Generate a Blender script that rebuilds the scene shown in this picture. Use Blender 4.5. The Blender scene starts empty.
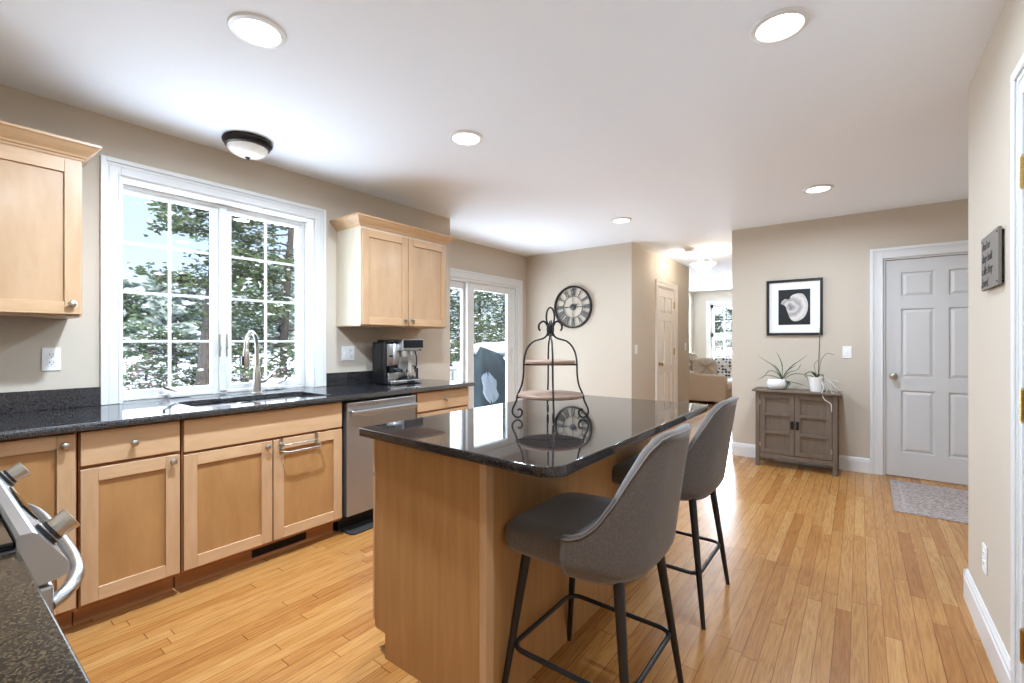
import bpy, bmesh, math, random
from mathutils import Vector, Matrix
R = random.Random(7)
PI = math.pi
sc = bpy.context.scene
COL = sc.collection

# ------------------------------------------------------------------ camera
TH = math.atan((860-512)/460.0)
cam_d = bpy.data.cameras.new('camera'); cam = bpy.data.objects.new('camera', cam_d); COL.objects.link(cam)
cam.location = (0, 0, 1.25); cam.rotation_euler = (PI/2, 0, TH)
cam_d.sensor_width = 36; cam_d.lens = 36*460/1024; cam_d.clip_start = .02; cam_d.clip_end = 400
sc.camera = cam
# ------------------------------------------------------------------ colour + render behaviour
vs = sc.view_settings
sc.display_settings.display_device = 'sRGB'
vs.view_transform = 'Standard'; vs.look = 'None'; vs.gamma = 1; vs.use_curve_mapping = False
vs.exposure = 1.03
cy = sc.cycles
cy.use_denoising = True
cy.max_bounces = 10; cy.diffuse_bounces = 6; cy.glossy_bounces = 5; cy.transmission_bounces = 8; cy.transparent_max_bounces = 12
cy.sample_clamp_indirect = 6; cy.caustics_reflective = False; cy.caustics_refractive = False
# ------------------------------------------------------------------ world: bright winter sky
w = bpy.data.worlds.new('world'); sc.world = w; w.use_nodes = True
nt = w.node_tree; nt.nodes.clear()
N = nt.nodes.new; L = nt.links.new
tc = N('ShaderNodeTexCoord'); sep = N('ShaderNodeSeparateXYZ'); ramp = N('ShaderNodeValToRGB'); bg = N('ShaderNodeBackground'); wo = N('ShaderNodeOutputWorld')
L(tc.outputs['Generated'], sep.inputs[0]); L(sep.outputs['Z'], ramp.inputs[0]); L(ramp.outputs[0], bg.inputs[0]); L(bg.outputs[0], wo.inputs[0])
cr = ramp.color_ramp
cr.elements[0].position = 0.0; cr.elements[0].color = (.80, .90, 1.0, 1)
cr.elements[1].position = .55; cr.elements[1].color = (.34, .58, .95, 1)
e = cr.elements.new(.12); e.color = (.62, .79, 1.0, 1)
bg.inputs['Strength'].default_value = .76
LAMP_W = 15.0       # every recessed ceiling light
SUN_W = 4.0
sd = bpy.data.lights.new('winter_sun', 'SUN'); sun = bpy.data.objects.new('winter_sun', sd); COL.objects.link(sun)
sd.energy = SUN_W; sd.angle = math.radians(25); sd.color = (1, .97, .92); sun.rotation_euler = (math.radians(42), 0, math.radians(75))

# daylight entering through the three glazed openings (snow light, slightly cool)
def daylight(name, loc, w_, h_, watts, rz, tilt=0):
    a = bpy.data.lights.new(name, 'AREA'); a.shape = 'RECTANGLE'; a.size = w_; a.size_y = h_; a.energy = watts; a.color = (.80, .92, 1.06)
    o = bpy.data.objects.new(name, a); o.location = loc; o.rotation_euler = (PI/2+tilt, 0, rz); COL.objects.link(o)
daylight('kitchen_window_daylight', (-3.54, 1.295, 1.54), 1.12, 1.22, 15, -PI/2, 0)
daylight('kitchen_snow_light', (-4.9, 1.295, .1), 3.0, 1.8, 55, -PI/2, .85)
daylight('patio_door_daylight', (-4.08, 4.32, 1.05), 1.7, 1.8, 28, -PI/2, 0)
daylight('patio_snow_light', (-5.2, 4.32, -.05), 3.0, 1.6, 65, -PI/2, .85)
daylight('living_window_daylight', (-2.48, 12.0, 1.38), .8, 1.4, 230, PI, .2)

# ------------------------------------------------------------------ materials
MATS = {}
def lin(c):
    return tuple((v/255/12.92 if v/255 <= .04045 else ((v/255+.055)/1.055)**2.4) for v in c)
def mat(name, rgb, rough=.5, metal=0, noise=0, nscale=20, stretch=(1,1,1), bump=0, bscale=200, spec=.5, rgb2=None, emit=None, es=0, coat=0, sheen=0, pos=(.3,.7), detail=5):
    m = bpy.data.materials.new(name); m.use_nodes = True
    t = m.node_tree; b = t.nodes['Principled BSDF']; c = lin(rgb)
    b.inputs['Base Color'].default_value = (*c, 1); b.inputs['Roughness'].default_value = rough; b.inputs['Metallic'].default_value = metal
    b.inputs['Specular IOR Level'].default_value = spec
    if coat: b.inputs['Coat Weight'].default_value = coat; b.inputs['Coat Roughness'].default_value = .15
    if sheen: b.inputs['Sheen Weight'].default_value = sheen; b.inputs['Sheen Roughness'].default_value = .5
    if emit: b.inputs['Emission Color'].default_value = (*lin(emit), 1); b.inputs['Emission Strength'].default_value = es
    if noise or rgb2 or bump:
        co = t.nodes.new('ShaderNodeTexCoord'); mp = t.nodes.new('ShaderNodeMapping'); mp.inputs['Scale'].default_value = stretch
        t.links.new(co.outputs['Object'], mp.inputs['Vector'])
    if noise or rgb2:
        n = t.nodes.new('ShaderNodeTexNoise'); n.inputs['Scale'].default_value = nscale; n.inputs['Detail'].default_value = detail; n.inputs['Roughness'].default_value = .6
        t.links.new(mp.outputs[0], n.inputs['Vector'])
        r = t.nodes.new('ShaderNodeValToRGB'); t.links.new(n.outputs['Fac'], r.inputs[0]); t.links.new(r.outputs[0], b.inputs['Base Color'])
        c2 = lin(rgb2) if rgb2 else tuple(min(1, v*(1+noise)) for v in c)
        c1 = c if rgb2 else tuple(v*(1-noise) for v in c)
        r.color_ramp.elements[0].position = pos[0]; r.color_ramp.elements[1].position = pos[1]
        r.color_ramp.elements[0].color = (*c1, 1); r.color_ramp.elements[1].color = (*c2, 1)
    if bump:
        n2 = t.nodes.new('ShaderNodeTexNoise'); n2.inputs['Scale'].default_value = bscale; n2.inputs['Detail'].default_value = 3
        t.links.new(mp.outputs[0], n2.inputs['Vector'])
        bp = t.nodes.new('ShaderNodeBump'); bp.inputs['Strength'].default_value = bump; bp.inputs['Distance'].default_value = .002
        t.links.new(n2.outputs['Fac'], bp.inputs['Height']); t.links.new(bp.outputs[0], b.inputs['Normal'])
    MATS[name] = m
    return m
paint = mat('beige_wall_paint', (198,186,169), .85, bump=.05, bscale=300)
paintg = mat('greige_wall_paint', (192,182,168), .85)
ceilm = mat('ceiling_paint', (241,246,253), .9, bump=.04, bscale=250)
white = mat('white_trim_paint', (222,222,220), .35)
doorw = mat('white_door_paint', (208,207,205), .4)
doorc = mat('cream_door_paint', (236,228,218), .4)
plastic = mat('white_plastic', (240,240,238), .35)
slot = mat('dark_slot', (30,28,27), .6)
mapv = mat('maple_vertical', (180,142,104), .38, rgb2=(194,158,120), nscale=5, stretch=(5,5,.7), coat=.15)
maph = mat('maple_horizontal', (188,150,110), .38, rgb2=(202,166,128), nscale=5, stretch=(5,.7,5), coat=.15)
mapx = mat('maple_horizontal_x', (188,150,110), .38, rgb2=(202,166,128), nscale=5, stretch=(.7,5,5), coat=.15)
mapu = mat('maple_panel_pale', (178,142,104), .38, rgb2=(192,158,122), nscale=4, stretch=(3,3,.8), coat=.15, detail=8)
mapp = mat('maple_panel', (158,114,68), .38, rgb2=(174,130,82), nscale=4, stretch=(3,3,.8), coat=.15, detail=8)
mapd = mat('maple_dark_frame', (150,96,58), .5, rgb2=(165,108,66), nscale=6, stretch=(5,.7,5))  # darker reddish-brown maple of the face frames
toew = mat('toe_kick_wood', (168,118,80), .5, rgb2=(186,136,96), nscale=6, stretch=(5,.7,5))
islw = mat('island_panel_wood', (158,116,70), .4, rgb2=(176,132,84), nscale=5, stretch=(6,6,.5), coat=.1, detail=8)
pale = mat('lit_cabinet_side', (216,204,182), .5, noise=.05, nscale=6, stretch=(4,4,.6))  # whitish near side: the light falling on it is put into the colour
steel = mat('brushed_steel', (190,190,190), .28, 1, noise=.06, nscale=30, stretch=(1,.05,8))
steelv = mat('stainless_panel', (172,172,172), .33, .85)
chrome = mat('polished_chrome', (215,215,215), .12, 1)
nickel = mat('satin_nickel', (186,180,170), .3, 1)
brass = mat('aged_brass', (190,160,100), .3, 1)
black = mat('black_plastic', (22,22,24), .35)
blkglass = mat('black_glass', (10,10,12), .05)
blkmetal = mat('black_powder_coat', (22,20,20), .45)
iron = mat('wrought_iron', (38,34,32), .5, .6)
bronze = mat('dark_bronze', (40,36,34), .4, .5)
shelfw = mat('stand_wood', (116,88,70), .6, rgb2=(152,122,100), nscale=8, stretch=(1,6,6), detail=8)
fabric = mat('taupe_woven_fabric', (72,63,57), .95, rgb2=(102,92,84), nscale=260, bump=.5, bscale=500, sheen=.3, pos=(.35,.65))
welt = mat('highlit_welt', (128,120,113), .9)  # same fabric, lightened: the top-edge highlight is painted into the piping
consw = mat('grey_brown_stained_wood', (98,84,71), .55, rgb2=(112,97,82), nscale=6, stretch=(6,6,.8))
pot = mat('white_ceramic', (235,232,228), .3)
leafm = mat('aloe_leaf', (66,86,56), .5, rgb2=(104,124,86), nscale=12)
leafd = mat('orchid_leaf', (60,96,40), .4, rgb2=(88,124,58), nscale=12)
stemm = mat('brown_stem', (88,84,60), .6)
rootm = mat('pale_air_root', (200,198,190), .7)
soil = mat('potting_bark', (70,50,36), .9, noise=.4, nscale=60)
clockm = mat('grey_metal_clock', (84,84,84), .5, .3)
framem = mat('black_frame', (18,16,15), .4)
paper = mat('mat_board', (236,236,236), .8)
blkpaper = mat('black_print', (12,12,12), .6)
plaq = mat('grey_plaque', (116,108,99), .7)
plaqt = mat('plaque_lettering', (44,40,38), .7)
dome = mat('frosted_ribbed_glass', (226,226,222), .25, emit=(255,250,240), es=.08)
lens = mat('lit_lens', (255,255,255), .5, emit=(255,250,242), es=4)
sofa = mat('beige_sofa_linen', (196,178,158), .95, bump=.3, bscale=300)
sofal = mat('pale_throw', (228,224,218), .95, bump=.3, bscale=100)
pilm = mat('beige_cushion', (180,164,146), .95, noise=.1, nscale=20)
tarp = mat('dark_teal_tarp', (38,54,60), .6, rgb2=(56,74,82), nscale=2)
snow = mat('snow', (245,247,250), .9)
bark = mat('pine_bark', (66,60,57), .95, rgb2=(96,89,84), nscale=14, stretch=(3,3,.6))
needle = mat('pine_needles', (64,80,54), .9, rgb2=(114,128,88), nscale=1.2)
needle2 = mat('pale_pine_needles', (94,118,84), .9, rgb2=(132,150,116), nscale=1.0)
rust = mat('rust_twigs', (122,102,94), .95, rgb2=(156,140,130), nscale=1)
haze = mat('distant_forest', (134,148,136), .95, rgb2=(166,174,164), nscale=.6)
decku = mat('deck_board', (150,140,130), .8)
fibre = mat('black_rubber_mat', (40,38,36), .8)

def granite(name, base, speck, thr, scale, rough, sp_=.6):
    m = bpy.data.materials.new(name); m.use_nodes = True; t = m.node_tree; b = t.nodes['Principled BSDF']
    co = t.nodes.new('ShaderNodeTexCoord')
    v = t.nodes.new('ShaderNodeTexVoronoi'); v.inputs['Scale'].default_value = scale
    n = t.nodes.new('ShaderNodeTexNoise'); n.inputs['Scale'].default_value = scale*.45; n.inputs['Detail'].default_value = 6
    t.links.new(co.outputs['Object'], v.inputs['Vector']); t.links.new(co.outputs['Object'], n.inputs['Vector'])
    sp = t.nodes.new('ShaderNodeSeparateColor'); t.links.new(v.outputs['Color'], sp.inputs[0])
    mu = t.nodes.new('ShaderNodeMath'); mu.operation = 'MULTIPLY'; t.links.new(sp.outputs[0], mu.inputs[0]); t.links.new(n.outputs['Fac'], mu.inputs[1])
    r = t.nodes.new('ShaderNodeValToRGB'); t.links.new(mu.outputs[0], r.inputs[0]); t.links.new(r.outputs[0], b.inputs['Base Color'])
    r.color_ramp.elements[0].position = thr; r.color_ramp.elements[1].position = thr+.25
    r.color_ramp.elements[0].color = (*lin(base), 1); r.color_ramp.elements[1].color = (*lin(speck), 1)
    b.inputs['Roughness'].default_value = rough; b.inputs['Specular IOR Level'].default_value = sp_
    return m
gran = granite('black_granite', (22,21,23), (80,78,80), .26, 460, .06)
granisl = granite('polished_island_granite', (26,22,21), (74,66,62), .26, 480, .03)
grann = granite('brown_fleck_granite', (20,16,13), (74,62,44), .2, 420, .2, .22)

def wood_floor():
    m = bpy.data.materials.new('oak_strip_floor'); m.use_nodes = True; t = m.node_tree; b = t.nodes['Principled BSDF']
    X = t.nodes.new; K = t.links.new
    def math_(op, a, bb=None):
        n = X('ShaderNodeMath'); n.operation = op
        for i, q in enumerate((a, bb)):
            if q is None: continue
            if isinstance(q, (int, float)): n.inputs[i].default_value = q
            else: K(q, n.inputs[i])
        return n.outputs[0]
    co = X('ShaderNodeTexCoord'); s = X('ShaderNodeSeparateXYZ'); K(co.outputs['Object'], s.inputs[0])
    u = math_('DIVIDE', s.outputs['X'], .0575); row = math_('FLOOR', u); fu = math_('FRACT', u)
    w1 = X('ShaderNodeTexWhiteNoise'); w1.noise_dimensions = '1D'; K(row, w1.inputs['W'])
    vv = math_('ADD', math_('DIVIDE', s.outputs['Y'], .95), math_('MULTIPLY', w1.outputs['Value'], 7.3)); colm = math_('FLOOR', vv); fv = math_('FRACT', vv)
    cb = X('ShaderNodeCombineXYZ'); K(row, cb.inputs[0]); K(colm, cb.inputs[1])
    w2 = X('ShaderNodeTexWhiteNoise'); w2.noise_dimensions = '2D'; K(cb.outputs[0], w2.inputs['Vector'])
    r = X('ShaderNodeValToRGB'); K(w2.outputs['Value'], r.inputs[0])
    cols = [(0,(164,110,56)),(.2,(176,124,66)),(.45,(184,133,75)),(.7,(178,127,70)),(.9,(194,147,90)),(1,(170,118,62))]
    r.color_ramp.elements[0].color = (*lin(cols[0][1]),1); r.color_ramp.elements[1].color = (*lin(cols[-1][1]),1)
    for p, c in cols[1:-1]:
        q = r.color_ramp.elements.new(p); q.color = (*lin(c),1)
    # grain
    mp = X('ShaderNodeMapping'); mp.inputs['Scale'].default_value = (38, 2.2, 1)
    off = X('ShaderNodeVectorMath'); off.operation = 'MULTIPLY_ADD'; K(w2.outputs['Color'], off.inputs[0]); off.inputs[1].default_value = (5,5,5); K(co.outputs['Object'], off.inputs[2])
    K(off.outputs[0], mp.inputs['Vector'])
    n = X('ShaderNodeTexNoise'); n.inputs['Scale'].default_value = 1.3; n.inputs['Detail'].default_value = 9; n.inputs['Distortion'].default_value = 2.6; K(mp.outputs[0], n.inputs['Vector'])
    r2 = X('ShaderNodeValToRGB'); K(n.outputs['Fac'], r2.inputs[0]); r2.color_ramp.elements[0].position = .33; r2.color_ramp.elements[1].position = .6
    r2.color_ramp.elements[0].color = (.70,.60,.48,1); r2.color_ramp.elements[1].color = (1,1,1,1)
    mx = X('ShaderNodeMix'); mx.data_type = 'RGBA'; mx.blend_type = 'MULTIPLY'; mx.inputs['Factor'].default_value = .85
    K(r.outputs[0], mx.inputs['A']); K(r2.outputs[0], mx.inputs['B'])
    g1 = math_('LESS_THAN', fu, .045); g2 = math_('LESS_THAN', fv, .004); g = math_('MAXIMUM', g1, g2)
    mx2 = X('ShaderNodeMix'); mx2.data_type = 'RGBA'; mx2.blend_type = 'MULTIPLY'; K(math_('MULTIPLY', g, .8), mx2.inputs['Factor'])
    K(mx.outputs['Result'], mx2.inputs['A']); mx2.inputs['B'].default_value = (.35,.22,.12,1)
    K(mx2.outputs['Result'], b.inputs['Base Color'])
    b.inputs['Roughness'].default_value = .27; b.inputs['Specular IOR Level'].default_value = .45
    return m
floorm = wood_floor()

def glassm():
    m = bpy.data.materials.new('window_glass'); m.use_nodes = True; t = m.node_tree; t.nodes.clear()
    o = t.nodes.new('ShaderNodeOutputMaterial'); mx = t.nodes.new('ShaderNodeMixShader'); tr = t.nodes.new('ShaderNodeBsdfTransparent'); gl = t.nodes.new('ShaderNodeBsdfGlossy')
    lw_ = t.nodes.new('ShaderNodeLayerWeight'); lw_.inputs['Blend'].default_value = .5
    pw = t.nodes.new('ShaderNodeMath'); pw.operation = 'POWER'; pw.inputs[1].default_value = 5; t.links.new(lw_.outputs['Facing'], pw.inputs[0])
    f = t.nodes.new('ShaderNodeMath'); f.operation = 'MULTIPLY_ADD'; f.inputs[1].default_value = .7; f.inputs[2].default_value = .03; t.links.new(pw.outputs[0], f.inputs[0])
    gl.inputs['Roughness'].default_value = .01; tr.inputs['Color'].default_value = (.97,.98,.98,1)
    t.links.new(f.outputs[0], mx.inputs[0]); t.links.new(tr.outputs[0], mx.inputs[1]); t.links.new(gl.outputs[0], mx.inputs[2]); t.links.new(mx.outputs[0], o.inputs[0])
    return m
glass = glassm()

def shell_photo():
    m = bpy.data.materials.new('shell_photograph'); m.use_nodes = True; t = m.node_tree; b = t.nodes['Principled BSDF']
    co = t.nodes.new('ShaderNodeTexCoord'); ds = t.nodes.new('ShaderNodeVectorMath'); ds.operation = 'DISTANCE'; ds.inputs[1].default_value = (-.03, 0, .29)
    t.links.new(co.outputs['Object'], ds.inputs[0])
    n = t.nodes.new('ShaderNodeTexNoise'); n.inputs['Scale'].default_value = 26; n.inputs['Detail'].default_value = 4; t.links.new(co.outputs['Object'], n.inputs['Vector'])
    a = t.nodes.new('ShaderNodeMath'); a.operation = 'MULTIPLY_ADD'; a.inputs[1].default_value = .06; t.links.new(n.outputs['Fac'], a.inputs[0]); t.links.new(ds.outputs['Value'], a.inputs[2])
    r = t.nodes.new('ShaderNodeValToRGB'); t.links.new(a.outputs[0], r.inputs[0]); t.links.new(r.outputs[0], b.inputs['Base Color']); b.inputs['Roughness'].default_value = .6
    E_ = r.color_ramp.elements; E_[0].position = .04; E_[0].color = (*lin((104,98,96)),1); E_[1].position = .19; E_[1].color = (*lin((190,184,178)),1)
    for p, c in ((.08,(206,200,196)),(.11,(150,144,140)),(.15,(216,210,204))):
        q = E_.new(p); q.color = (*lin(c),1)
    return m
def rug_mat():
    m = mat('faded_grey_rug_weave', (134,118,112), .98, rgb2=(176,163,155), nscale=60, pos=(.40,.56), bump=.6, bscale=300, detail=8)
    return m
rugm = rug_mat()
def dots_mat():
    m = bpy.data.materials.new('spotted_cushion'); m.use_nodes = True; t = m.node_tree; b = t.nodes['Principled BSDF']
    co = t.nodes.new('ShaderNodeTexCoord'); v = t.nodes.new('ShaderNodeTexVoronoi'); v.inputs['Scale'].default_value = 15; v.inputs['Randomness'].default_value = .3
    t.links.new(co.outputs['Object'], v.inputs['Vector']); r = t.nodes.new('ShaderNodeValToRGB'); t.links.new(v.outputs['Distance'], r.inputs[0]); t.links.new(r.outputs[0], b.inputs['Base Color'])
    r.color_ramp.elements[0].position = .34; r.color_ramp.elements[1].position = .38
    r.color_ramp.elements[0].color = (*lin((60,60,62)),1); r.color_ramp.elements[1].color = (*lin((232,230,228)),1); b.inputs['Roughness'].default_value = .95
    return m
dots = dots_mat()

# ------------------------------------------------------------------ mesh helpers (all in world coordinates)
ORG = {}
def B(): return bmesh.new()
def setm(fs, mi):
    for f in fs: f.material_index = mi
def bx(bm, x0, x1, y0, y1, z0, z1, bev=0, mi=0, seg=1):
    t = bmesh.new()
    vs_ = [t.verts.new((x, y, z)) for x in (min(x0,x1), max(x0,x1)) for y in (min(y0,y1), max(y0,y1)) for z in (min(z0,z1), max(z0,z1))]
    for q in ((0,1,3,2),(4,6,7,5),(0,4,5,1),(2,3,7,6),(0,2,6,4),(1,5,7,3)): t.faces.new([vs_[i] for i in q])
    if bev: bmesh.ops.bevel(t, geom=t.edges[:], offset=bev, segments=seg, affect='EDGES', profile=.5)
    merge(bm, t, mi)
def merge(bm, t, mi=0, keep=False):
    if not keep:
        for f in t.faces: f.material_index = mi
    me = bpy.data.meshes.new('tmp'); t.to_mesh(me); t.free(); bm.from_mesh(me); bpy.data.meshes.remove(me)
def grid(bm, rows, closed=False, mi=0, caps=False):
    vv = [[bm.verts.new(p) for p in r] for r in rows]
    n = len(vv[0])
    for i in range(len(vv)-1):
        for j in range(n if closed else n-1):
            f = bm.faces.new((vv[i][j], vv[i][(j+1)%n], vv[i+1][(j+1)%n], vv[i+1][j])); f.material_index = mi
    if caps and closed:
        for r in (vv[0], vv[-1]):
            try: f = bm.faces.new(r); f.material_index = mi
            except ValueError: pass
    return vv
def lathe(bm, c, prof, seg=24, mi=0, axis='z', caps=True, sx=1, sy=1):
    rows = []
    for r, h in prof:
        row = []
        for k in range(seg):
            a = 2*PI*k/seg; p, q = max(r,1e-5)*math.cos(a), max(r,1e-5)*math.sin(a)
            if axis == 'z': row.append((c[0]+p*sx, c[1]+q*sy, c[2]+h))
            elif axis == 'x': row.append((c[0]+h, c[1]+p, c[2]+q))
            else: row.append((c[0]+p, c[1]+h, c[2]+q))
        rows.append(row)
    grid(bm, rows, True, mi, caps)
def tube(bm, pts, r, seg=8, mi=0, closed=False, flat=1.0):
    pts = [Vector(p) for p in pts]; n = len(pts)
    rr = r if isinstance(r, (list, tuple)) else [r]*n
    rows = []; up = None
    for i, p in enumerate(pts):
        if closed: d = (pts[(i+1)%n]-pts[(i-1)%n])
        else: d = pts[min(i+1,n-1)]-pts[max(i-1,0)]
        d.normalize()
        if up is None: up = d.orthogonal().normalized()
        up = (up - d*up.dot(d)); 
        if up.length < 1e-6: up = d.orthogonal()
        up.normalize(); sd_ = d.cross(up)
        rows.append([p + (up*math.cos(2*PI*k/seg)*flat + sd_*math.sin(2*PI*k/seg))*rr[i] for k in range(seg)])
    if closed:
        rows.append(rows[0])
    grid(bm, rows, True, mi, not closed)
def smooth_path(pts, n=6):
    P = [Vector(p) for p in pts]; out = []
    for i in range(len(P)-1):
        p0 = P[max(i-1,0)]; p1 = P[i]; p2 = P[i+1]; p3 = P[min(i+2,len(P)-1)]
        for k in range(n):
            t = k/n
            out.append(.5*((2*p1)+(p2-p0)*t+(2*p0-5*p1+4*p2-p3)*t*t+(3*p1-p0-3*p2+p3)*t**3))
    out.append(P[-1]); return out
def plate(bm, outer, holes, z0, z1, mi=0, bev=0):
    cu = bpy.data.curves.new('c', 'CURVE'); cu.dimensions = '2D'; cu.fill_mode = 'BOTH'; cu.extrude = (z1-z0)/2-bev; cu.bevel_depth = bev; cu.bevel_resolution = 2; cu.offset = -bev
    for pl in [outer]+list(holes):
        s = cu.splines.new('POLY'); s.points.add(len(pl)-1); s.use_cyclic_u = True
        for i, (x, y) in enumerate(pl): s.points[i].co = (x, y, 0, 1)
    o = bpy.data.objects.new('c', cu); me = bpy.data.meshes.new_from_object(o)
    t = bmesh.new(); t.from_mesh(me); bpy.data.meshes.remove(me); bpy.data.objects.remove(o); bpy.data.curves.remove(cu)
    bmesh.ops.translate(t, verts=t.verts, vec=(0,0,(z0+z1)/2)); bmesh.ops.remove_doubles(t, verts=t.verts, dist=1e-5)
    merge(bm, t, mi)
def rrect(x0, x1, y0, y1, r, n=6):
    """r: one radius or four (x0y0, x1y0, x1y1, x0y1)"""
    rr = r if isinstance(r, (list, tuple)) else [r]*4
    out = []
    for (cx, cy_, a0), q in zip(((x0,y0,PI),(x1,y0,1.5*PI),(x1,y1,0),(x0,y1,.5*PI)), rr):
        sx = 1 if cx == x0 else -1; sy = 1 if cy_ == y0 else -1
        for k in range(n+1):
            a = a0+k/n*PI/2; out.append((cx+sx*q+q*math.cos(a), cy_+sy*q+q*math.sin(a)))
            if q == 0: break
    return out
def extr(bm, poly, mapf, n0, n1, mi=0):
    """polygon (u,w) extruded between n0,n1 via mapf(u,w,n)"""
    t = bmesh.new()
    a = [t.verts.new(mapf(u, w_, n0)) for u, w_ in poly]; b = [t.verts.new(mapf(u, w_, n1)) for u, w_ in poly]
    t.faces.new(a); t.faces.new(b[::-1])
    for i in range(len(poly)):
        j = (i+1)%len(poly); t.faces.new((a[j], a[i], b[i], b[j]))
    merge(bm, t, mi)
def obj(name, bm, m, parent=None, origin=None, smooth=False, kind=None, label=None, cat=None, group=None, rec=True):
    """links ONE mesh object; geometry given in world coordinates, origin moved to the parent's or to the base centre"""
    if rec: bmesh.ops.recalc_face_normals(bm, faces=bm.faces)
    if parent is not None: o3 = ORG[parent.name]
    elif origin is not None: o3 = Vector(origin)
    else:
        xs = [v.co for v in bm.verts]
        o3 = Vector(((min(v.x for v in xs)+max(v.x for v in xs))/2, (min(v.y for v in xs)+max(v.y for v in xs))/2, min(v.z for v in xs)))
    bmesh.ops.translate(bm, verts=bm.verts, vec=-o3)
    me = bpy.data.meshes.new(name); bm.to_mesh(me); bm.free()
    for q in (m if isinstance(m, (list, tuple)) else [m]): me.materials.append(q)
    if smooth:
        for p in me.polygons: p.use_smooth = True
        if smooth != 'full': 
            try: me.set_sharp_from_angle(angle=math.radians(40))
            except Exception: pass
    o = bpy.data.objects.new(name, me); COL.objects.link(o); ORG[o.name] = o3
    if parent is not None: o.parent = parent
    else: o.location = o3
    if kind: o['kind'] = kind
    if label: o['label'] = label
    if cat: o['category'] = cat
    if group: o['group'] = group
    return o
def thing(name, label, cat, loc, group=None, kind=None):
    o = bpy.data.objects.new(name, None); COL.objects.link(o); o.location = loc; o.empty_display_size = .1
    ORG[o.name] = Vector(loc)
    if label: o['label'] = label
    if cat: o['category'] = cat
    if group: o['group'] = group
    if kind: o['kind'] = kind
    return o
def dup(root, loc, label=None, rotz=None):
    r = root.copy(); COL.objects.link(r); r.location = loc
    if rotz is not None: r.rotation_euler = (0,0,rotz)
    if label: r['label'] = label
    for ch in list(root.children):
        if ch.type == 'LIGHT': continue
        c = ch.copy(); COL.objects.link(c); c.parent = r
        for g in list(ch.children):
            d = g.copy(); COL.objects.link(d); d.parent = c
    return r
def struct(name, bm, m, parent=None, label=None, **k):
    return obj(name, bm, m, parent, kind=None if parent else 'structure', label=label, **k)
H = 2.48
# plane maps: (u along wall, w up, n out of the surface)
def MX(x, s=1): return lambda u, w_, n: (x+s*n, u, w_)     # face looks +x (s=1) or -x (s=-1)
def MY(y, s=-1): return lambda u, w_, n: (u, y+s*n, w_)    # face looks -y
def mbx(bm, M, u0, u1, w0, w1, n0, n1, bev=0, mi=0, seg=1):
    a = M(u0,w0,n0); b = M(u1,w1,n1)
    bx(bm, a[0], b[0], a[1], b[1], a[2], b[2], bev, mi, seg)

# ================================================================== THE ROOM SHELL
bm = B(); bx(bm, -4.05, 1.8, -.7, 12.0, -.08, 0)
struct('floor', bm, floorm)
bm = B(); bx(bm, -4.05, 1.8, -.7, 12.0, H, H+.12)
struct('ceiling', bm, ceilm)
WY0, WY1, WZ1 = .725, 1.866, 2.172          # kitchen window opening
bm = B()
bx(bm, -3.48, -3.28, -.7, WY0, 0, H); bx(bm, -3.48, -3.28, WY1, 3.305, 0, H)
bx(bm, -3.48, -3.28, WY0, WY1, 0, .873); bx(bm, -3.48, -3.28, WY0, WY1, WZ1, H)
bx(bm, -3.98, -3.48, 3.185, 3.305, 0, H)
struct('wall_left', bm, paint)
SY0, SY1, SZ1 = 3.42, 5.22, 2.02
bm = B(); bx(bm, -4.0, -3.85, 3.305, SY0, 0, H); bx(bm, -4.0, -3.85, SY1, 5.43, 0, H); bx(bm, -4.0, -3.85, SY0, SY1, SZ1, H)
struct('wall_patio', bm, paint)
bm = B(); bx(bm, -4.0, -2.253, 5.43, 5.55, 0, H)
struct('wall_clock', bm, paint)
PY0, PY1, PZ1 = 6.33, 7.09, 2.03
bm = B(); bx(bm, -2.373, -2.253, 5.55, PY0, 0, H); bx(bm, -2.373, -2.253, PY1, 7.825, 0, H); bx(bm, -2.373, -2.253, PY0, PY1, PZ1, H)
bx(bm, -3.42, -2.373, 7.705, 7.825, 0, H)
struct('wall_hallway', bm, paint)
DX0, DX1, DZ1 = .172, .985, 2.025
bm = B(); bx(bm, -1.13, DX0, 5.53, 5.65, 0, H); bx(bm, DX1, 1.7, 5.53, 5.65, 0, H); bx(bm, DX0, DX1, 5.53, 5.65, DZ1, H)
struct('wall_far', bm, paint)
bm = B(); bx(bm, -1.13, -1.01, 5.65, 7.8, 0, H); bx(bm, -1.01, 1.7, 7.7, 7.8, 0, H)
struct('wall_hallway_right', bm, paint)
RW = .42; RY = 3.12; CY0, CY1, CZ1 = 1.29, 2.105, 2.02   # closet door opening in right wall
bm = B(); bx(bm, RW, RW+.12, -.7, CY0, 0, H); bx(bm, RW, RW+.12, CY1, RY, 0, H); bx(bm, RW, RW+.12, CY0, CY1, CZ1, H)
struct('wall_right', bm, paint)
bm = B(); bx(bm, RW+.12, 1.7, 3.0, RY, 0, H); bx(bm, 1.7, 1.82, 3.0, 5.65, 0, H)
struct('wall_entry', bm, paint)
bm = B(); bx(bm, -3.48, RW+.12, -.7, -.56, 0, H)
struct('wall_back', bm, paint)
# living room at the far end
LW0, LW1, LWZ0, LWZ1 = -2.90, -2.06, .62, 2.14
LB = 11.8
bm = B(); bx(bm, -3.3, LW0, LB, LB+.14, 0, H); bx(bm, LW1, 1.8, LB, LB+.14, 0, H); bx(bm, LW0, LW1, LB, LB+.14, 0, LWZ0); bx(bm, LW0, LW1, LB, LB+.14, LWZ1, H)
struct('wall_living_back', bm, paintg)
bm = B(); bx(bm, -3.42, -3.3, 7.825, LB+.14, 0, H); 
struct('wall_living_left', bm, paintg)
bm = B(); bx(bm, 1.7, 1.82, 7.8, LB, 0, H)
struct('wall_living_right', bm, paintg)

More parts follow.
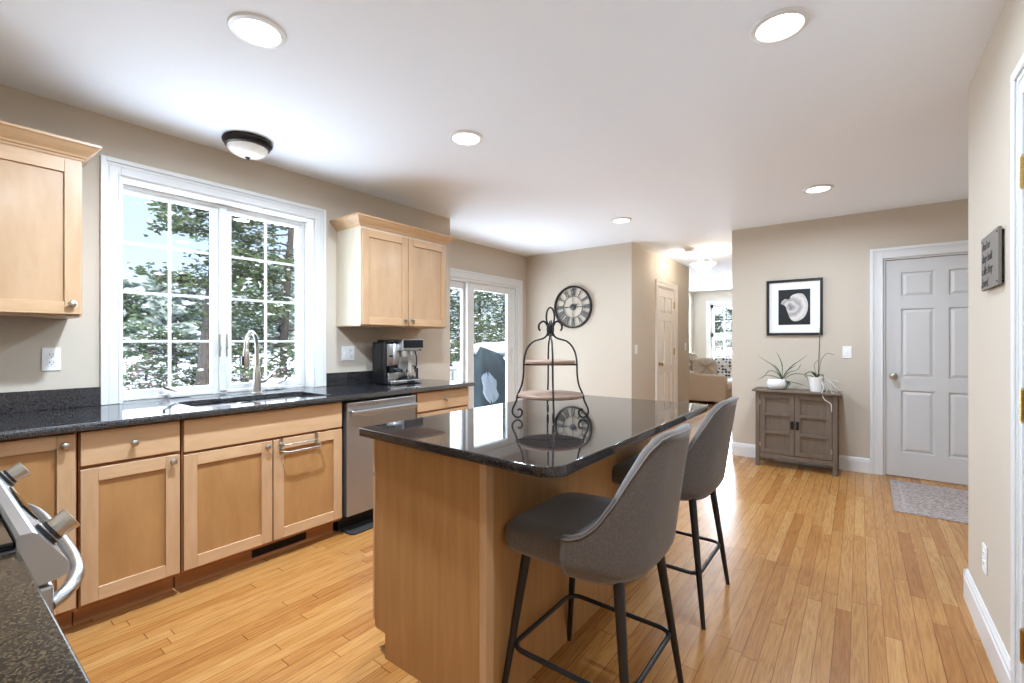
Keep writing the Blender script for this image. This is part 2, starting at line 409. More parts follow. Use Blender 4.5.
# baseboards : profile swept
def baseboard(name, M, u0, u1, h=.14):
    bm = B()
    prof = [(0,0),(.016,0),(.016,h-.035),(.012,h-.028),(.012,h-.016),(.007,h-.008),(.004,h),(0,h)]
    t = bmesh.new()
    a = [t.verts.new(M(u0, w_, n)) for n, w_ in prof]; b = [t.verts.new(M(u1, w_, n)) for n, w_ in prof]
    t.faces.new(a); t.faces.new(b[::-1])
    for i in range(len(prof)):
        j = (i+1)%len(prof); t.faces.new((a[i], a[j], b[j], b[i]))
    merge(bm, t); return struct(name, bm, white)
baseboard('baseboard_far', MY(5.53), -1.13, .075)
baseboard('baseboard_right', MX(RW,-1), 2.218, RY+.016)
baseboard('baseboard_right_end', MY(RY, 1), RW-.016, 1.7)
baseboard('baseboard_clock', MY(5.43), -3.85, -2.253)
baseboard('baseboard_hallway', MX(-2.253), 5.43-.016, 6.24)
baseboard('baseboard_hallway_end', MX(-2.253), 7.18, 7.825)
baseboard('baseboard_living', MY(LB), -3.3, 1.7)

# casings: three-sided trim with stepped profile
def casing(name, M, u0, u1, w0, w1, wd, sill=False, m=white):
    bm = B()
    for (a, b, t0, t1) in ((0, wd, 0, .014), (wd*.72, wd, .014, .022), (.0, wd*.12, .014, .018), (wd*.5, wd*.6, .014, .0165)):
        mbx(bm, M, u0-b, u0-a, w0, w1+b, t0, t1, .002)
        mbx(bm, M, u1+a, u1+b, w0, w1+b, t0, t1, .002)
        mbx(bm, M, u0-a, u1+a, w1+a, w1+b, t0, t1, .002)
    return struct(name, bm, m)
casing('trim_1', MX(-3.28), WY0, WY1, .906, WZ1, .086)
casing('trim_2', MX(-3.85), SY0, SY1, 0, SZ1, .095)
casing('trim_3', MX(-2.253), PY0, PY1, 0, PZ1, .08, m=doorc)
casing('trim_4', MY(5.53), DX0, DX1, 0, DZ1, .096)
casing('trim_5', MX(RW,-1), CY0, CY1, 0, CZ1, .112)
casing('trim_6', MY(LB), LW0, LW1, LWZ0, LWZ1, .09)

# ------------------------------------------------------------------ kitchen window
win = thing('window_1', None, None, (-3.40, (WY0+WY1)/2, .905), kind='structure')
XG = -3.425
bm = B()   # jamb lining of the deep recess
bx(bm, -3.47, -3.28, WY0, WY0+.012, .906, WZ1); bx(bm, -3.47, -3.28, WY1-.012, WY1, .906, WZ1); bx(bm, -3.47, -3.28, WY0+.012, WY1-.012, WZ1-.012, WZ1)
obj('window_jamb', bm, white, win)
bm = B()
yl, yr = WY0+.012, WY1-.012
bx(bm, -3.47, -3.395, yl, yl+.02, .906, WZ1-.012, .002); bx(bm, -3.47, -3.395, yr-.02, yr, .906, WZ1-.012, .002)
bx(bm, -3.47, -3.395, yl+.02, yr-.02, WZ1-.034, WZ1-.012, .002); bx(bm, -3.47, -3.395, yl+.02, yr-.02, .906, .922, .002)
bx(bm, -3.47, -3.385, 1.262, 1.306, .92, WZ1-.03, .003)
obj('window_frame', bm, white, win)
for (a, b) in ((.765, 1.226), (1.343, 1.806)):
    bm = B(); z0, z1 = .962, 2.118; t = .036
    bx(bm, -3.45, -3.405, a-t, a, z0-t, z1+t*.7, .002); bx(bm, -3.45, -3.405, b, b+t, z0-t, z1+t*.7, .002)
    bx(bm, -3.45, -3.405, a, b, z0-t, z0, .002); bx(bm, -3.45, -3.405, a, b, z1, z1+t*.7, .002)
    s = obj('sash', bm, white, win)
    bm = B(); bx(bm, XG-.003, XG+.001, a, b, z0, z1); obj('pane', bm, glass, s)
    bm = B(); mb = (a+b)/2
    bx(bm, XG+.002, XG+.012, mb-.008, mb+.008, z0, z1, .002)
    for k in (1,2,3):
        zz = z0+(z1-z0)*k/4; bx(bm, XG+.002, XG+.0125, a, b, zz-.008, zz+.008, .002)
    obj('muntin', bm, white, s)
    # crank
for (yc, sgn) in ((1.03, -1), (1.60, 1)):
    bm = B(); bx(bm, -3.40, -3.34, yc-.055, yc+.055, .906, .937, .008, seg=2)
    tube(bm, smooth_path([(-3.375, yc, .93), (-3.36, yc+sgn*.03, .95), (-3.35, yc+sgn*.08, .972), (-3.345, yc+sgn*.085, .985)]), .008, 8, 1)
    lathe(bm, (-3.345, yc+sgn*.085, .985), [(.008,-.008),(.011,0),(.011,.012),(.007,.018)], 12, 1)
    obj('window_crank', bm, [white, nickel], win, smooth=True)
for yc in (1.262, 1.306):
    bm = B(); bx(bm, -3.385, -3.378, yc-.006, yc+.006, 1.15, 1.30, .002); bx(bm, -3.385, -3.365, yc-.005, yc+.005, 1.2, 1.215, .002)
    obj('window_lock', bm, nickel, win)

# ------------------------------------------------------------------ patio slider
sl = thing('door_1', None, None, (-3.9, (SY0+SY1)/2, 0), kind='structure')
bm = B()
bx(bm, -3.99, -3.852, SY0, SY0+.03, 0, SZ1); bx(bm, -3.99, -3.852, SY1-.03, SY1, 0, SZ1); bx(bm, -3.99, -3.852, SY0+.03, SY1-.03, SZ1-.03, SZ1); bx(bm, -3.99, -3.852, SY0+.03, SY1-.03, 0, .025)
obj('door_frame', bm, white, sl)
for (y0, y1, xc, g0, g1) in ((3.45, 4.29, -3.945, 3.56, 4.17), (4.21, 5.19, -3.895, 4.33, 5.02)):
    bm = B(); z0, z1 = .15, 1.90
    bx(bm, xc-.02, xc+.02, y0, g0, .026, 1.988, .003); bx(bm, xc-.02, xc+.02, g1, y1, .026, 1.988, .003)
    bx(bm, xc-.02, xc+.02, g0, g1, .026, z0, .003); bx(bm, xc-.02, xc+.02, g0, g1, z1, 1.988, .003)
    p = obj('sliding_panel', bm, white, sl)
    bm = B(); bx(bm, xc-.004, xc+.004, g0, g1, z0, z1); obj('pane', bm, glass, p)
bm = B(); bx(bm, -3.872, -3.85, 5.10, 5.13, .95, 1.15, .004); obj('door_handle', bm, white, sl)

# ------------------------------------------------------------------ six panel doors
def six_panel(name, M, u0, u1, w1, m, th=.04, rec=.02, knob_u=None, knob_m=nickel, hinges=(), hinge_m=nickel, label=None, hinge_u=None, hn=0):
    
    d = thing(name, None, None, M((u0+u1)/2, 0, -rec), kind='structure')
    bm = B(); W = u1-u0; W_ = W
    st = W*.145; mid = W*.12
    a0, a1 = u0+st, u0+(W-mid)/2; b0, b1 = u0+(W+mid)/2, u1-st
    rows = [(.23, .80), (.92, 1.55), (1.66, w1-.12)]
    n0, n1 = -rec-th, -rec
    mbx(bm, M, u0, a0, .008, w1, n0, n1); mbx(bm, M, b1, u1, .008, w1, n0, n1); mbx(bm, M, a1, b0, .008, w1, n0, n1)
    zs = [.008]+[q for r_ in rows for q in r_]+[w1]
    for k in range(0, 8, 2):
        for (p, q) in ((a0,a1),(b0,b1)): mbx(bm, M, p, q, zs[k], zs[k+1], n0, n1)
    for (p, q) in ((a0,a1),(b0,b1)):
        for (r0, r1) in rows:
            mbx(bm, M, p, q, r0, r1, n0, n1-.012)
            t = bmesh.new(); i1, i2 = .012, .035
            lo = [t.verts.new(M(*k, n1-.012)) for k in ((p+i1,r0+i1),(q-i1,r0+i1),(q-i1,r1-i1),(p+i1,r1-i1))]
            hi = [t.verts.new(M(*k, n1-.002)) for k in ((p+i2,r0+i2),(q-i2,r0+i2),(q-i2,r1-i2),(p+i2,r1-i2))]
            t.faces.new(hi)
            for k in range(4): t.faces.new((lo[k], lo[(k+1)%4], hi[(k+1)%4], hi[k]))
            merge(bm, t)
    obj('door_slab', bm, m, d)
    bm = B()  # jamb
    g = .004
    mbx(bm, M, u0-.02, u0-g, 0, w1+.02, -.115, 0); mbx(bm, M, u1+g, u1+.02, 0, w1+.02, -.115, 0); mbx(bm, M, u0-g, u1+g, w1+g, w1+.02, -.115, 0)
    obj('door_jamb', bm, m, d)
    if knob_u is not None:
        bm = B(); c = M(knob_u, .93, n1)
        ax = 'y' if abs(M(0,0,1)[1]-M(0,0,0)[1]) > .5 else 'x'; s = (M(0,0,1)[1]-M(0,0,0)[1]) if ax == 'y' else (M(0,0,1)[0]-M(0,0,0)[0])
        lathe(bm, c, [(.031,0),(.031,.006*s),(.012,.009*s),(.011,.03*s),(.022,.036*s),(.027,.048*s),(.024,.06*s),(.012,.067*s),(0.001,.068*s)], 20, 0, ax)
        obj('door_handle', bm, knob_m, d, smooth=True)
    for hz in hinges:
        bm = B(); hu = hinge_u; n1 = hn-rec
        mbx(bm, M, hu-.022, hu+.022, hz-.045, hz+.045, n1, n1+.003)
        pts = [M(hu, hz-.05+.02*k, n1+.007) for k in range(6)]
        for k in range(5): tube(bm, [pts[k], tuple(Vector(pts[k])*.08+Vector(pts[k+1])*.92)], .0065, 10)
        tube(bm, [M(hu, hz-.056, n1+.007), M(hu, hz+.056, n1+.007)], .004, 8)
        obj('hinge', bm, hinge_m, d)
    return d
six_panel('door_2', MX(-2.253), PY0+.02, PY1-.02, PZ1-.02, doorc, rec=.006, knob_u=PY0+.09, knob_m=brass, hinges=(.25, 1.1, 1.8), hinge_m=brass, hinge_u=PY1-.02)
six_panel('door_3', MY(5.53), DX0+.02, DX1-.02, DZ1-.02, doorw, rec=.02, knob_u=DX0+.075, knob_m=nickel)
six_panel('door_4', MX(RW,-1), CY0+.02, CY1-.02, CZ1-.02, doorw, rec=.004, hinges=(.30, 1.05, 1.78), hinge_m=brass, hinge_u=CY1+.004, hn=.012, knob_u=CY0+.09)

# living room window (double hung with muntins)
lw = thing('window_2', None, None, ((LW0+LW1)/2, LB+.05, LWZ0), kind='structure')
bm = B(); M = MY(LB+.02)
mbx(bm, M, LW0, LW0+.07, LWZ0, LWZ1, -.08, 0); mbx(bm, M, LW1-.07, LW1, LWZ0, LWZ1, -.08, 0); mbx(bm, M, LW0, LW1, LWZ1-.08, LWZ1, -.08, 0); mbx(bm, M, LW0, LW1, LWZ0, LWZ0+.07, -.08, 0)
mbx(bm, M, LW0, LW1, 1.36, 1.46, -.07, .0)
obj('window_frame', bm, white, lw)
bm = B(); mbx(bm, M, LW0+.07, LW1-.07, LWZ0+.07, LWZ1-.08, -.045, -.04); pn = obj('pane', bm, glass, lw)
bm = B()
for k in (1,2): 
    u = LW0+.07+(LW1-LW0-.14)*k/3; mbx(bm, M, u-.009, u+.009, LWZ0+.07, LWZ1-.08, -.038, -.02)
for z in (1.05, 1.74): mbx(bm, M, LW0+.07, LW1-.07, z-.009, z+.009, -.038, -.021)
obj('muntin', bm, white, lw)
bm = B()
for k in range(22): 
    z = .72+k*.03; mbx(bm, M, LW0+.08, LW1-.08, z, z+.012, -.018, -.004)
obj('window_blind', bm, white, lw)

# ================================================================== LIGHT FITTINGS
bm_lights = [(-1.90,.845,'round recessed light nearest the kitchen window, front left of the ceiling', 2.1),
 (-.25,2.057,'round recessed light nearest the camera on the right, in front of the right wall', .38),
 (-1.895,2.045,'round recessed light above the far end of the sink run, left of the island', 1.1),
 (-.269,4.433,'round recessed light just in front of the wall with the framed shell print', .9),
 (-1.926,4.383,'round recessed light on the ceiling nearest the clock wall', .5),
 (-2.1,9.1,'small round recessed light in the living room beyond the hall', 0)]
def area(name, loc, size, e, rot=(0,0,0), col=(.78,.94,1.14), spread=PI):
    a = bpy.data.lights.new(name, 'AREA'); a.shape = 'DISK'; a.size = size; a.energy = e; a.color = col; a.spread = spread
    o = bpy.data.objects.new(name, a); o.location = loc; o.rotation_euler = rot; return o
first = None
for (x, y, lab, dim) in bm_lights + [(-.25, .5, 'round recessed light above the camera', .7)]:
    if first is None:
        t = first = thing('recessed_light', lab, 'ceiling light', (x, y, H), 'recessed ceiling lights')
        bm = B(); lathe(bm, (x, y, H), [(.079,-.004),(.082,-.011),(.100,-.008),(.105,0)], 40, caps=False); obj('trim_ring', bm, white, t, smooth=True)
        bm = B(); lathe(bm, (x, y, H), [(.001,-.009),(.06,-.008),(.080,-.005),(.080,-.001)], 40, caps=False); obj('lens', bm, lens, t, smooth=True)
    else: t = dup(first, (x, y, H), lab)
    if y > 9: continue
    a = area('recessed_lamp', (0, 0, -.014), .13, LAMP_W*dim); a.data.spread = 3.0; COL.objects.link(a); a.parent = t
# flush dome over the sink
t = thing('flush_ceiling_light', 'ribbed frosted glass dome light with dark bronze rim above the sink window', 'ceiling light', (-2.99, 1.27, H))
bm = B(); lathe(bm, (-2.99,1.27,H), [(.132,0),(.137,-.01),(.135,-.022),(.127,-.03),(.122,-.042),(.110,-.048),(.10,-.04)], 48, caps=False); obj('rim', bm, bronze, t, smooth=True)
bm = B(); rows = []
for k in range(9):
    a = k/8*PI/2; r = .110*math.cos(a); h = -.042-.062*math.sin(a)
    rows.append([(-2.99+max(r,.002)*(1+.02*math.cos(24*2*PI*j/96))*math.cos(2*PI*j/96), 1.27+max(r,.002)*(1+.02*math.cos(24*2*PI*j/96))*math.sin(2*PI*j/96), H+h) for j in range(96)])
grid(bm, rows, True); obj('glass_dome', bm, dome, t, smooth='full')
bm = B(); lathe(bm, (-2.99,1.27,H-.104), [(.001,-.016),(.008,-.014),(.01,-.006),(.016,-.002),(.016,.002),(.001,.003)], 16); obj('finial', bm, bronze, t, smooth=True)
# hall lamp
hl = (-1.72, 6.62)
t = thing('semi_flush_ceiling_light', 'lit white glass bowl light on a nickel stem in the hallway', 'ceiling light', (hl[0], hl[1], H))
bm = B(); lathe(bm, (*hl, H), [(.001,-.0),(.065,0),(.065,-.012),(.03,-.03),(.012,-.035),(.01,-.2),(.001,-.2)], 24)
for k in range(3):
    a = 2*PI*k/3+.4; tube(bm, smooth_path([(hl[0]+.012*math.cos(a), hl[1]+.012*math.sin(a), H-.05), (hl[0]+.06*math.cos(a), hl[1]+.06*math.sin(a), H-.06), (hl[0]+.10*math.cos(a), hl[1]+.10*math.sin(a), H-.12), (hl[0]+.142*math.cos(a), hl[1]+.142*math.sin(a), H-.168)]), .006, 8)
obj('stem', bm, nickel, t, smooth=True)
bm = B(); lathe(bm, (*hl, H-.165), [(.165,0),(.16,-.006),(.115,-.04),(.08,-.085),(.04,-.105),(.001,-.11),(.03,-.098),(.07,-.075),(.105,-.036),(.155,.0)], 40, caps=False)
obj('glass_bowl', bm, mat('lit_bowl', (255,255,255), .3, emit=(255,246,232), es=3), t, smooth=True)
p = bpy.data.lights.new('hall_bulb', 'POINT'); p.energy = 13; p.shadow_soft_size = .05; p.color = (1,.93,.84)
o = bpy.data.objects.new('hall_bulb', p); o.location = (0,0,-.10); COL.objects.link(o); o.parent = t
bm = B(); lathe(bm, (-1.80, 6.3, H), [(.001,0),(.062,0),(.062,-.01),(.068,-.012),(.066,-.032),(.05,-.04),(.001,-.041)], 28)
obj('smoke_detector', bm, plastic, label='round white smoke detector on the hallway ceiling', cat='smoke detector', smooth=True)

# ================================================================== KITCHEN CABINETS
XF = -2.65    # door faces
def knob(parent, M, u, w_):
    bm = B(); c = M(u, w_, 0); ax = 'y' if abs(M(0,0,1)[1]-M(0,0,0)[1]) > .5 else 'x'
    s = (M(0,0,1)[1]-M(0,0,0)[1]) if ax == 'y' else (M(0,0,1)[0]-M(0,0,0)[0])
    lathe(bm, c, [(.008,0),(.006,.008*s),(.006,.014*s),(.013,.018*s),(.016,.023*s),(.014,.028*s),(.007,.031*s),(.001,.0315*s)], 18, 0, ax)
    return obj('knob', bm, nickel, parent, smooth=True)
def shaker(parent, M, u0, u1, w0, w1, th=.02, rail=.058, hm=None, name='door', mats=None):
    bm = B()
    mbx(bm, M, u0, u0+rail, w0, w1, -th, 0, .0015); mbx(bm, M, u1-rail, u1, w0, w1, -th, 0, .0015)
    mbx(bm, M, u0+rail, u1-rail, w0, w0+rail, -th, 0, .001, 1); mbx(bm, M, u0+rail, u1-rail, w1-rail, w1, -th, 0, .001, 1)
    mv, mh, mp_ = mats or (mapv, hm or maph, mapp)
    d = obj(name, bm, [mv, mh], parent)
    bm = B(); mbx(bm, M, u0+rail-.002, u1-rail+.002, w0+rail-.002, w1-rail+.002, -th+.001, -.011)
    obj('door_panel', bm, mp_, d)
    return d
def carcass(bm, M, u0, u1, w0, w1, depth, mi=0):
    mbx(bm, M, u0, u1, w0, w1, -depth, -.021, 0, mi)
MB = MX(XF)
def base(label, y0, y1, drawer=None, doors=(), ckind='base_cabinet', toe=True, group=None):
    t = thing(ckind, label, 'cabinet', (-2.95, (y0+y1)/2, 0), group)
    bm = B()
    # hollow carcass: sides, bottom, back, face frame
    D = .62; g = .001
    mbx(bm, MB, y0+g, y0+.018, .10, .872, -D, -.04); mbx(bm, MB, y1-.018, y1-g, .10, .872, -D, -.04)
    mbx(bm, MB, y0+.018, y1-.018, .10, .118, -D, -.04); mbx(bm, MB, y0+.018, y1-.018, .118, .872, -D, -D+.01)
    obj('body', bm, mapv, t)
    bm = B(); mbx(bm, MB, y0+g, y1-g, .10, .872, -.04, -.021); ff = obj('face_frame', bm, mapd, t)
    if toe:
        bm = B(); mbx(bm, MB, y0+g, y1-g, 0, .10, -.13, -.112); obj('toe_kick', bm, toew, t)
    return t
def drawer(parent, M, u0, u1, w0, w1, k=True, hm=None):
    bm = B(); mbx(bm, M, u0, u1, w0, w1, -.02, 0, .003, 0, 2); d = obj('drawer', bm, hm or maph, parent)
    if k: knob(d, M, (u0+u1)/2, (w0+w1)/2)
    return d
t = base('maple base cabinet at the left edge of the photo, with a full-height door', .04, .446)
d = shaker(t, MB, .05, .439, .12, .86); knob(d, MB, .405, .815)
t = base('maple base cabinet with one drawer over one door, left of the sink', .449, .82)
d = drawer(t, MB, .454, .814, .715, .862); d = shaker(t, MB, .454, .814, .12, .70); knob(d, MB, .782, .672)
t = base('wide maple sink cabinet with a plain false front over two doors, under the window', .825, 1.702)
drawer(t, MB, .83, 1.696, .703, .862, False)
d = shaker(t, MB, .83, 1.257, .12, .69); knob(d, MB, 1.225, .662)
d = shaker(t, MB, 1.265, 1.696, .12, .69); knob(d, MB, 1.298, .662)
# towel bar on the door
t2 = thing('towel_bar', 'satin nickel double towel bar hooked over the right door of the sink cabinet', 'towel bar', (XF, 1.45, .69))
bm = B()
for yy in (1.305, 1.52):
    bx(bm, XF+.0005, XF+.003, yy-.010, yy+.010, .62, .694, .0008); bx(bm, XF-.012, XF+.003, yy-.01, yy+.01, .6935, .6965)
    bx(bm, XF+.003, XF+.02, yy-.006, yy+.006, .622, .63)
tube(bm, [(XF+.018,1.295,.655),(XF+.018,1.53,.655)], .004, 10)
tube(bm, smooth_path([(XF+.004,1.30,.633),(XF+.03,1.293,.628),(XF+.052,1.31,.622),(XF+.055,1.34,.62),(XF+.055,1.48,.62),(XF+.052,1.515,.622),(XF+.03,1.532,.628),(XF+.004,1.525,.633)],4), .0055, 10)
obj('bar', bm, nickel, t2, smooth=True)
t = base('narrow maple drawer cabinet at the far end of the counter, right of the dishwasher', 2.315, 2.905)
drawer(t, MB, 2.325, 2.895, .715, .862); d = shaker(t, MB, 2.325, 2.895, .12, .70); knob(d, MB, 2.36, .672)
# toe-kick vent
bm = B(); X0 = -2.762
bx(bm, X0, X0+.006, 1.195, 1.515, .018, .088, .001, 0)
for k in range(26): bx(bm, X0+.006, X0+.009, 1.205+k*.0118, 1.2095+k*.0118, .026, .08, 0, 1)
obj('toe_kick_vent', bm, [slot, iron], label='dark slotted heating vent in the toe kick under the sink', cat='vent')
# dishwasher
t = thing('dishwasher', 'stainless steel dishwasher with a bar handle between the sink cabinet and drawers', 'dishwasher', (-2.95, 2.01, 0))
bm = B(); bx(bm, -3.25, -2.69, 1.712, 2.305, .10, .868); bx(bm, -3.20, -2.74, 1.72, 2.30, 0.0, .10); obj('tub', bm, black, t)
bm = B(); bx(bm, -2.69, -2.635, 1.722, 2.298, .115, .852, .006, 0, 2); d = obj('door', bm, steelv, t)
bm = B(); bx(bm, -2.635, -2.605, 1.745, 1.765, .775, .80, .003); bx(bm, -2.635, -2.605, 2.255, 2.275, .775, .80, .003); bx(bm, -2.615, -2.592, 1.735, 2.285, .768, .802, .009, 0, 3); obj('handle', bm, steel, d)
for k in range(6): bm = B(); bx(bm, -2.6352, -2.6345, 1.80+k*.03, 1.806+k*.03, .825, .829); obj('indicator', bm, slot, d)
bm = B(); plate(bm, rrect(-2.84,-2.60,1.735,2.295,.03), [], 0, .010, bev=.002); obj('floor_mat', bm, fibre, label='thin black mat on the floor in front of the dishwasher', cat='mat')

# upper cabinets
def crown(parent, path, z0, prof):
    """mitred crown along a 2D path; out = right-hand normal of travel"""
    bm = B(); rows = []
    n = len(path)
    for i in range(n):
        def nrm(a, b):
            d_ = Vector((b[0]-a[0], b[1]-a[1])).normalized(); return Vector((d_.y, -d_.x))
        n1 = nrm(path[i-1], path[i]) if i > 0 else None; n2 = nrm(path[i], path[i+1]) if i < n-1 else None
        if n1 is None: m_ = n2
        elif n2 is None: m_ = n1
        else: m_ = (n1+n2)/(1+n1.dot(n2))
        rows.append([(path[i][0]+m_.x*o_, path[i][1]+m_.y*o_, z0+h) for o_, h in prof])
    grid(bm, rows, True, 0, True)
    return obj('crown_moulding', bm, maph, parent)
CP = [(0,0),(.006,0),(.008,.010),(.014,.012),(.018,.022),(.026,.030),(.040,.045),(.052,.060),(.056,.064),(.060,.066),(.060,.078),(0,.078)]
def upper(label, y0, y1, doors, left_side_lit=False, wall_both=True):
    t = thing('wall_cabinet', label, 'cabinet', (-3.11, (y0+y1)/2, 1.365))
    M = MX(-2.95)
    bm = B(); mbx(bm, M, y0, y1, 1.372, 2.112, -.329, -.021); obj('body', bm, pale if left_side_lit else mapv, t)
    bm = B(); mbx(bm, M, y0+.001, y1-.001, 1.366, 1.3718, -.325, -.022); obj('bottom_rail', bm, mapv, t)
    for (a, b, ku) in doors:
        d = shaker(t, M, a, b, 1.378, 2.098, mats=(mapv, maph, mapu)); knob(d, M, ku, 1.425)
    crown(t, [(-3.279, y1), (-2.972, y1), (-2.972, y0), (-3.279, y0)][::-1] if False else [(-3.279, y0), (-2.972, y0), (-2.972, y1), (-3.279, y1)], 2.112, CP)
    return t
upper('maple wall cabinet left of the window, cut off by the photo edge', -.36, .515, [(-.35, .07, .03), (.078, .508, .475)])
upper('maple wall cabinet with two doors above the coffee machine', 2.05, 2.935, [(2.058, 2.489, 2.455), (2.496, 2.928, 2.53)], True)

# ------------------------------------------------------------------ counters
CT0, CT1 = .873, .905
XE = -2.61
outer = [(-3.279,-.555),(-1.873,-.555),(-1.873,.085),(XE,.085),(XE,2.935),(-3.279,2.885),(-3.279,1.853),(-3.393,1.853),(-3.393,.738),(-3.279,.738)]
hole = rrect(-3.10,-2.715,.925,1.665,.05)
bm = B(); plate(bm, outer, [hole], CT0, CT1, bev=.003)
obj('granite_countertop', bm, gran, label='black speckled granite countertop running along the window wall with a sink cut-out', cat='countertop')
for nm, y0, y1, lab in (('granite_backsplash', -.55, .637, 'short black granite backsplash strip left of the window, under the outlet'), ('granite_backsplash', 1.955, 2.87, 'short black granite backsplash strip behind the coffee machine')):
    bm = B(); bx(bm, -3.2785, -3.258, y0, y1, CT1, 1.006, .002); obj(nm, bm, gran, label=lab, cat='backsplash')
# sink
t = thing('undermount_sink', 'double-bowl stainless sink set under the black counter below the window', 'sink', (-2.9, 1.3, .68))
for (a, b) in ((.915, 1.30), (1.32, 1.675)):
    bm = B(); rows = []
    for (ins, z) in ((0,.8725),(.006,.86),(.012,.72),(.03,.70),(.16,.695)):
        rows.append([(x, y, z) for x, y in rrect(-3.11+ins, -2.705-ins, a+ins, b-ins, max(.045-ins*.1,.02))])
    grid(bm, rows, True); bm.faces.new([v for v in bm.verts][-len(rows[0]):]); o = obj('bowl', bm, steelv, t, smooth=True)
    bm = B(); lathe(bm, (-2.93,(a+b)/2,.696), [(.001,.004),(.03,.003),(.042,.006),(.045,0)], 24); obj('drain', bm, chrome, o, smooth=True)
# faucet
fx, fy = -3.19, 1.413
t = thing('kitchen_faucet', 'brushed nickel gooseneck faucet with pull-down spray head behind the sink', 'faucet', (fx, fy, .905))
bm = B(); lathe(bm, (fx,fy,.905), [(.001,0),(.03,0),(.03,.006),(.024,.012),(.022,.12),(.018,.16),(.0145,.18),(.001,.18)], 24)
dx, dy = .74, -.67
pts = [(fx,fy,1.06)]
for k in range(13):
    a = PI*k/12; rr = .095; pts.append((fx+dx*rr*(1-math.cos(a)), fy+dy*rr*(1-math.cos(a)), 1.205+.105*math.sin(a)))
tube(bm, pts, .0125, 14)
obj('body', bm, nickel, t, smooth=True)
hx, hy_ = fx+dx*.19, fy+dy*.19
bm = B(); lathe(bm, (hx,hy_,1.205), [(.0125,0),(.016,-.01),(.018,-.05),(.021,-.10),(.019,-.115),(.001,-.115)], 18); o = obj('spray_head', bm, nickel, t, smooth=True)
bm = B(); bx(bm, hx-.012, hx+.012, hy_-.028, hy_-.018, 1.10, 1.16, .003); obj('spray_button', bm, black, o)
bm = B(); tube(bm, smooth_path([(fx,fy+.015,.985),(fx+.0,fy+.055,.99),(fx-.01,fy+.09,1.02),(fx-.015,fy+.14,1.065)],5), [.012]*5+[.010]*5+[.006]*6, 12); obj('lever', bm, nickel, t, smooth=True)

# near counter + range
bm = B(); plate(bm, rrect(-1.107,-.45,-.555,.115,[0,.01,.02,0]), [], CT0, CT1, bev=.003)
obj('granite_counter_section', bm, grann, label='brown-flecked dark granite counter section in the bottom left foreground beside the range', cat='countertop')
bm = B(); t = thing('base_cabinet', 'maple base cabinet under the foreground counter beside the range', 'cabinet', (-.75,-.2,0))
bx(bm, -1.105, -.46, -.55, .05, .10, .872); obj('body', bm, mapv, t)
M = MY(.075, 1)
bm = B(); bx(bm, -1.105, -.46, -.53, -.02, 0, .10); obj('toe_kick', bm, toew, t)
drawer(t, M, -1.09, -.47, .715, .862, True, mapx); shaker(t, M, -1.09, -.765, .12, .70, hm=mapx); shaker(t, M, -.755, -.47, .12, .70, hm=mapx)
RX0, RX1 = -1.87, -1.112
t = thing('range', 'stainless steel slide-in range with front knobs and a curved oven handle at the lower left', 'range', ((RX0+RX1)/2, -.2, 0))
bm = B(); bx(bm, RX0, RX1, -.545, .10, .03, .80); 
for x in (RX0+.04, RX1-.04):
    for y in (-.5, .06): lathe(bm, (x,y,0), [(.018,0),(.018,.03),(.012,.03)], 12)
obj('oven_body', bm, steelv, t)
bm = B(); bx(bm, RX0+.004, RX1-.004, -.545, .1115, .905, .918, .003); o = obj('glass_cooktop', bm, blkglass, t)
for (x, y, r) in ((-1.68,-.38,.10),(-1.68,-.11,.11),(-1.30,-.38,.08),(-1.30,-.11,.105)): bm = B(); lathe(bm, (x,y,.918), [(r-.003,.0),(r-.003,.0006),(r,.0006),(r,0)], 48, caps=False); obj('burner_mark', bm, plaq, o)
poly = [(.112,.80),(.112,.922),(.116,.928),(.131,.928),(.137,.924),(.176,.862),(.176,.845),(.165,.838),(.112,.832)]
bm = B(); extr(bm, [(y, z) for y, z in poly], lambda u, w_, n: (n, u, w_), RX0, RX1); bx(bm, RX0, RX1, -.545, .112, .80, .905)
cp = obj('control_panel', bm, steelv, t)
nvec = Vector((0, .854, .52)); up_ = Vector((0,-.52,.854))
for i, kx in enumerate((-1.185,-1.745)):
    c = Vector((kx,.156,.897)); bm = B()
    rows = []
    for (r, h) in ((.023,0),(.023,.006),(.0185,.008),(.0185,.026),(.0205,.03),(.0215,.042),(.001,.043)):
        ro = []
        for k in range(32):
            a = 2*PI*k/32; q = r*(1+(.07*math.cos(10*a) if 0.01 < r < .0195 else 0)); ro.append(c+nvec*h+Vector((1,0,0))*q*math.cos(a)+up_*q*math.sin(a))
        rows.append(ro)
    grid(bm, rows, True, 0, True); kb = obj('knob', bm, nickel, t, smooth=True)
    bm = B(); rows = []
    for (r, h) in ((.0245,-.001),(.0245,.0045),(.0205,.0068),(.0205,.013),(.0,.013)): rows.append([c+nvec*h+Vector((1,0,0))*max(r,.0005)*math.cos(2*PI*k/32)+up_*max(r,.0005)*math.sin(2*PI*k/32) for k in range(32)])
    grid(bm, rows, True, 0, True); obj('knob_collar', bm, black, kb, smooth=True)
bm = B(); q = [Vector((x,.157,.898)) for x in (-1.56,-1.36)]
t_ = bmesh.new(); vs4 = [t_.verts.new(q[0]+up_*.02+nvec*.0015), t_.verts.new(q[0]-up_*.02+nvec*.0015), t_.verts.new(q[1]-up_*.02+nvec*.0015), t_.verts.new(q[1]+up_*.02+nvec*.0015)]
lo4 = [t_.verts.new(v.co-nvec*.003) for v in vs4]; t_.faces.new(vs4); t_.faces.new(lo4[::-1])
for k in range(4): t_.faces.new((vs4[k], lo4[k], lo4[(k+1)%4], vs4[(k+1)%4]))
merge(bm, t_); obj('display', bm, blkglass, cp)
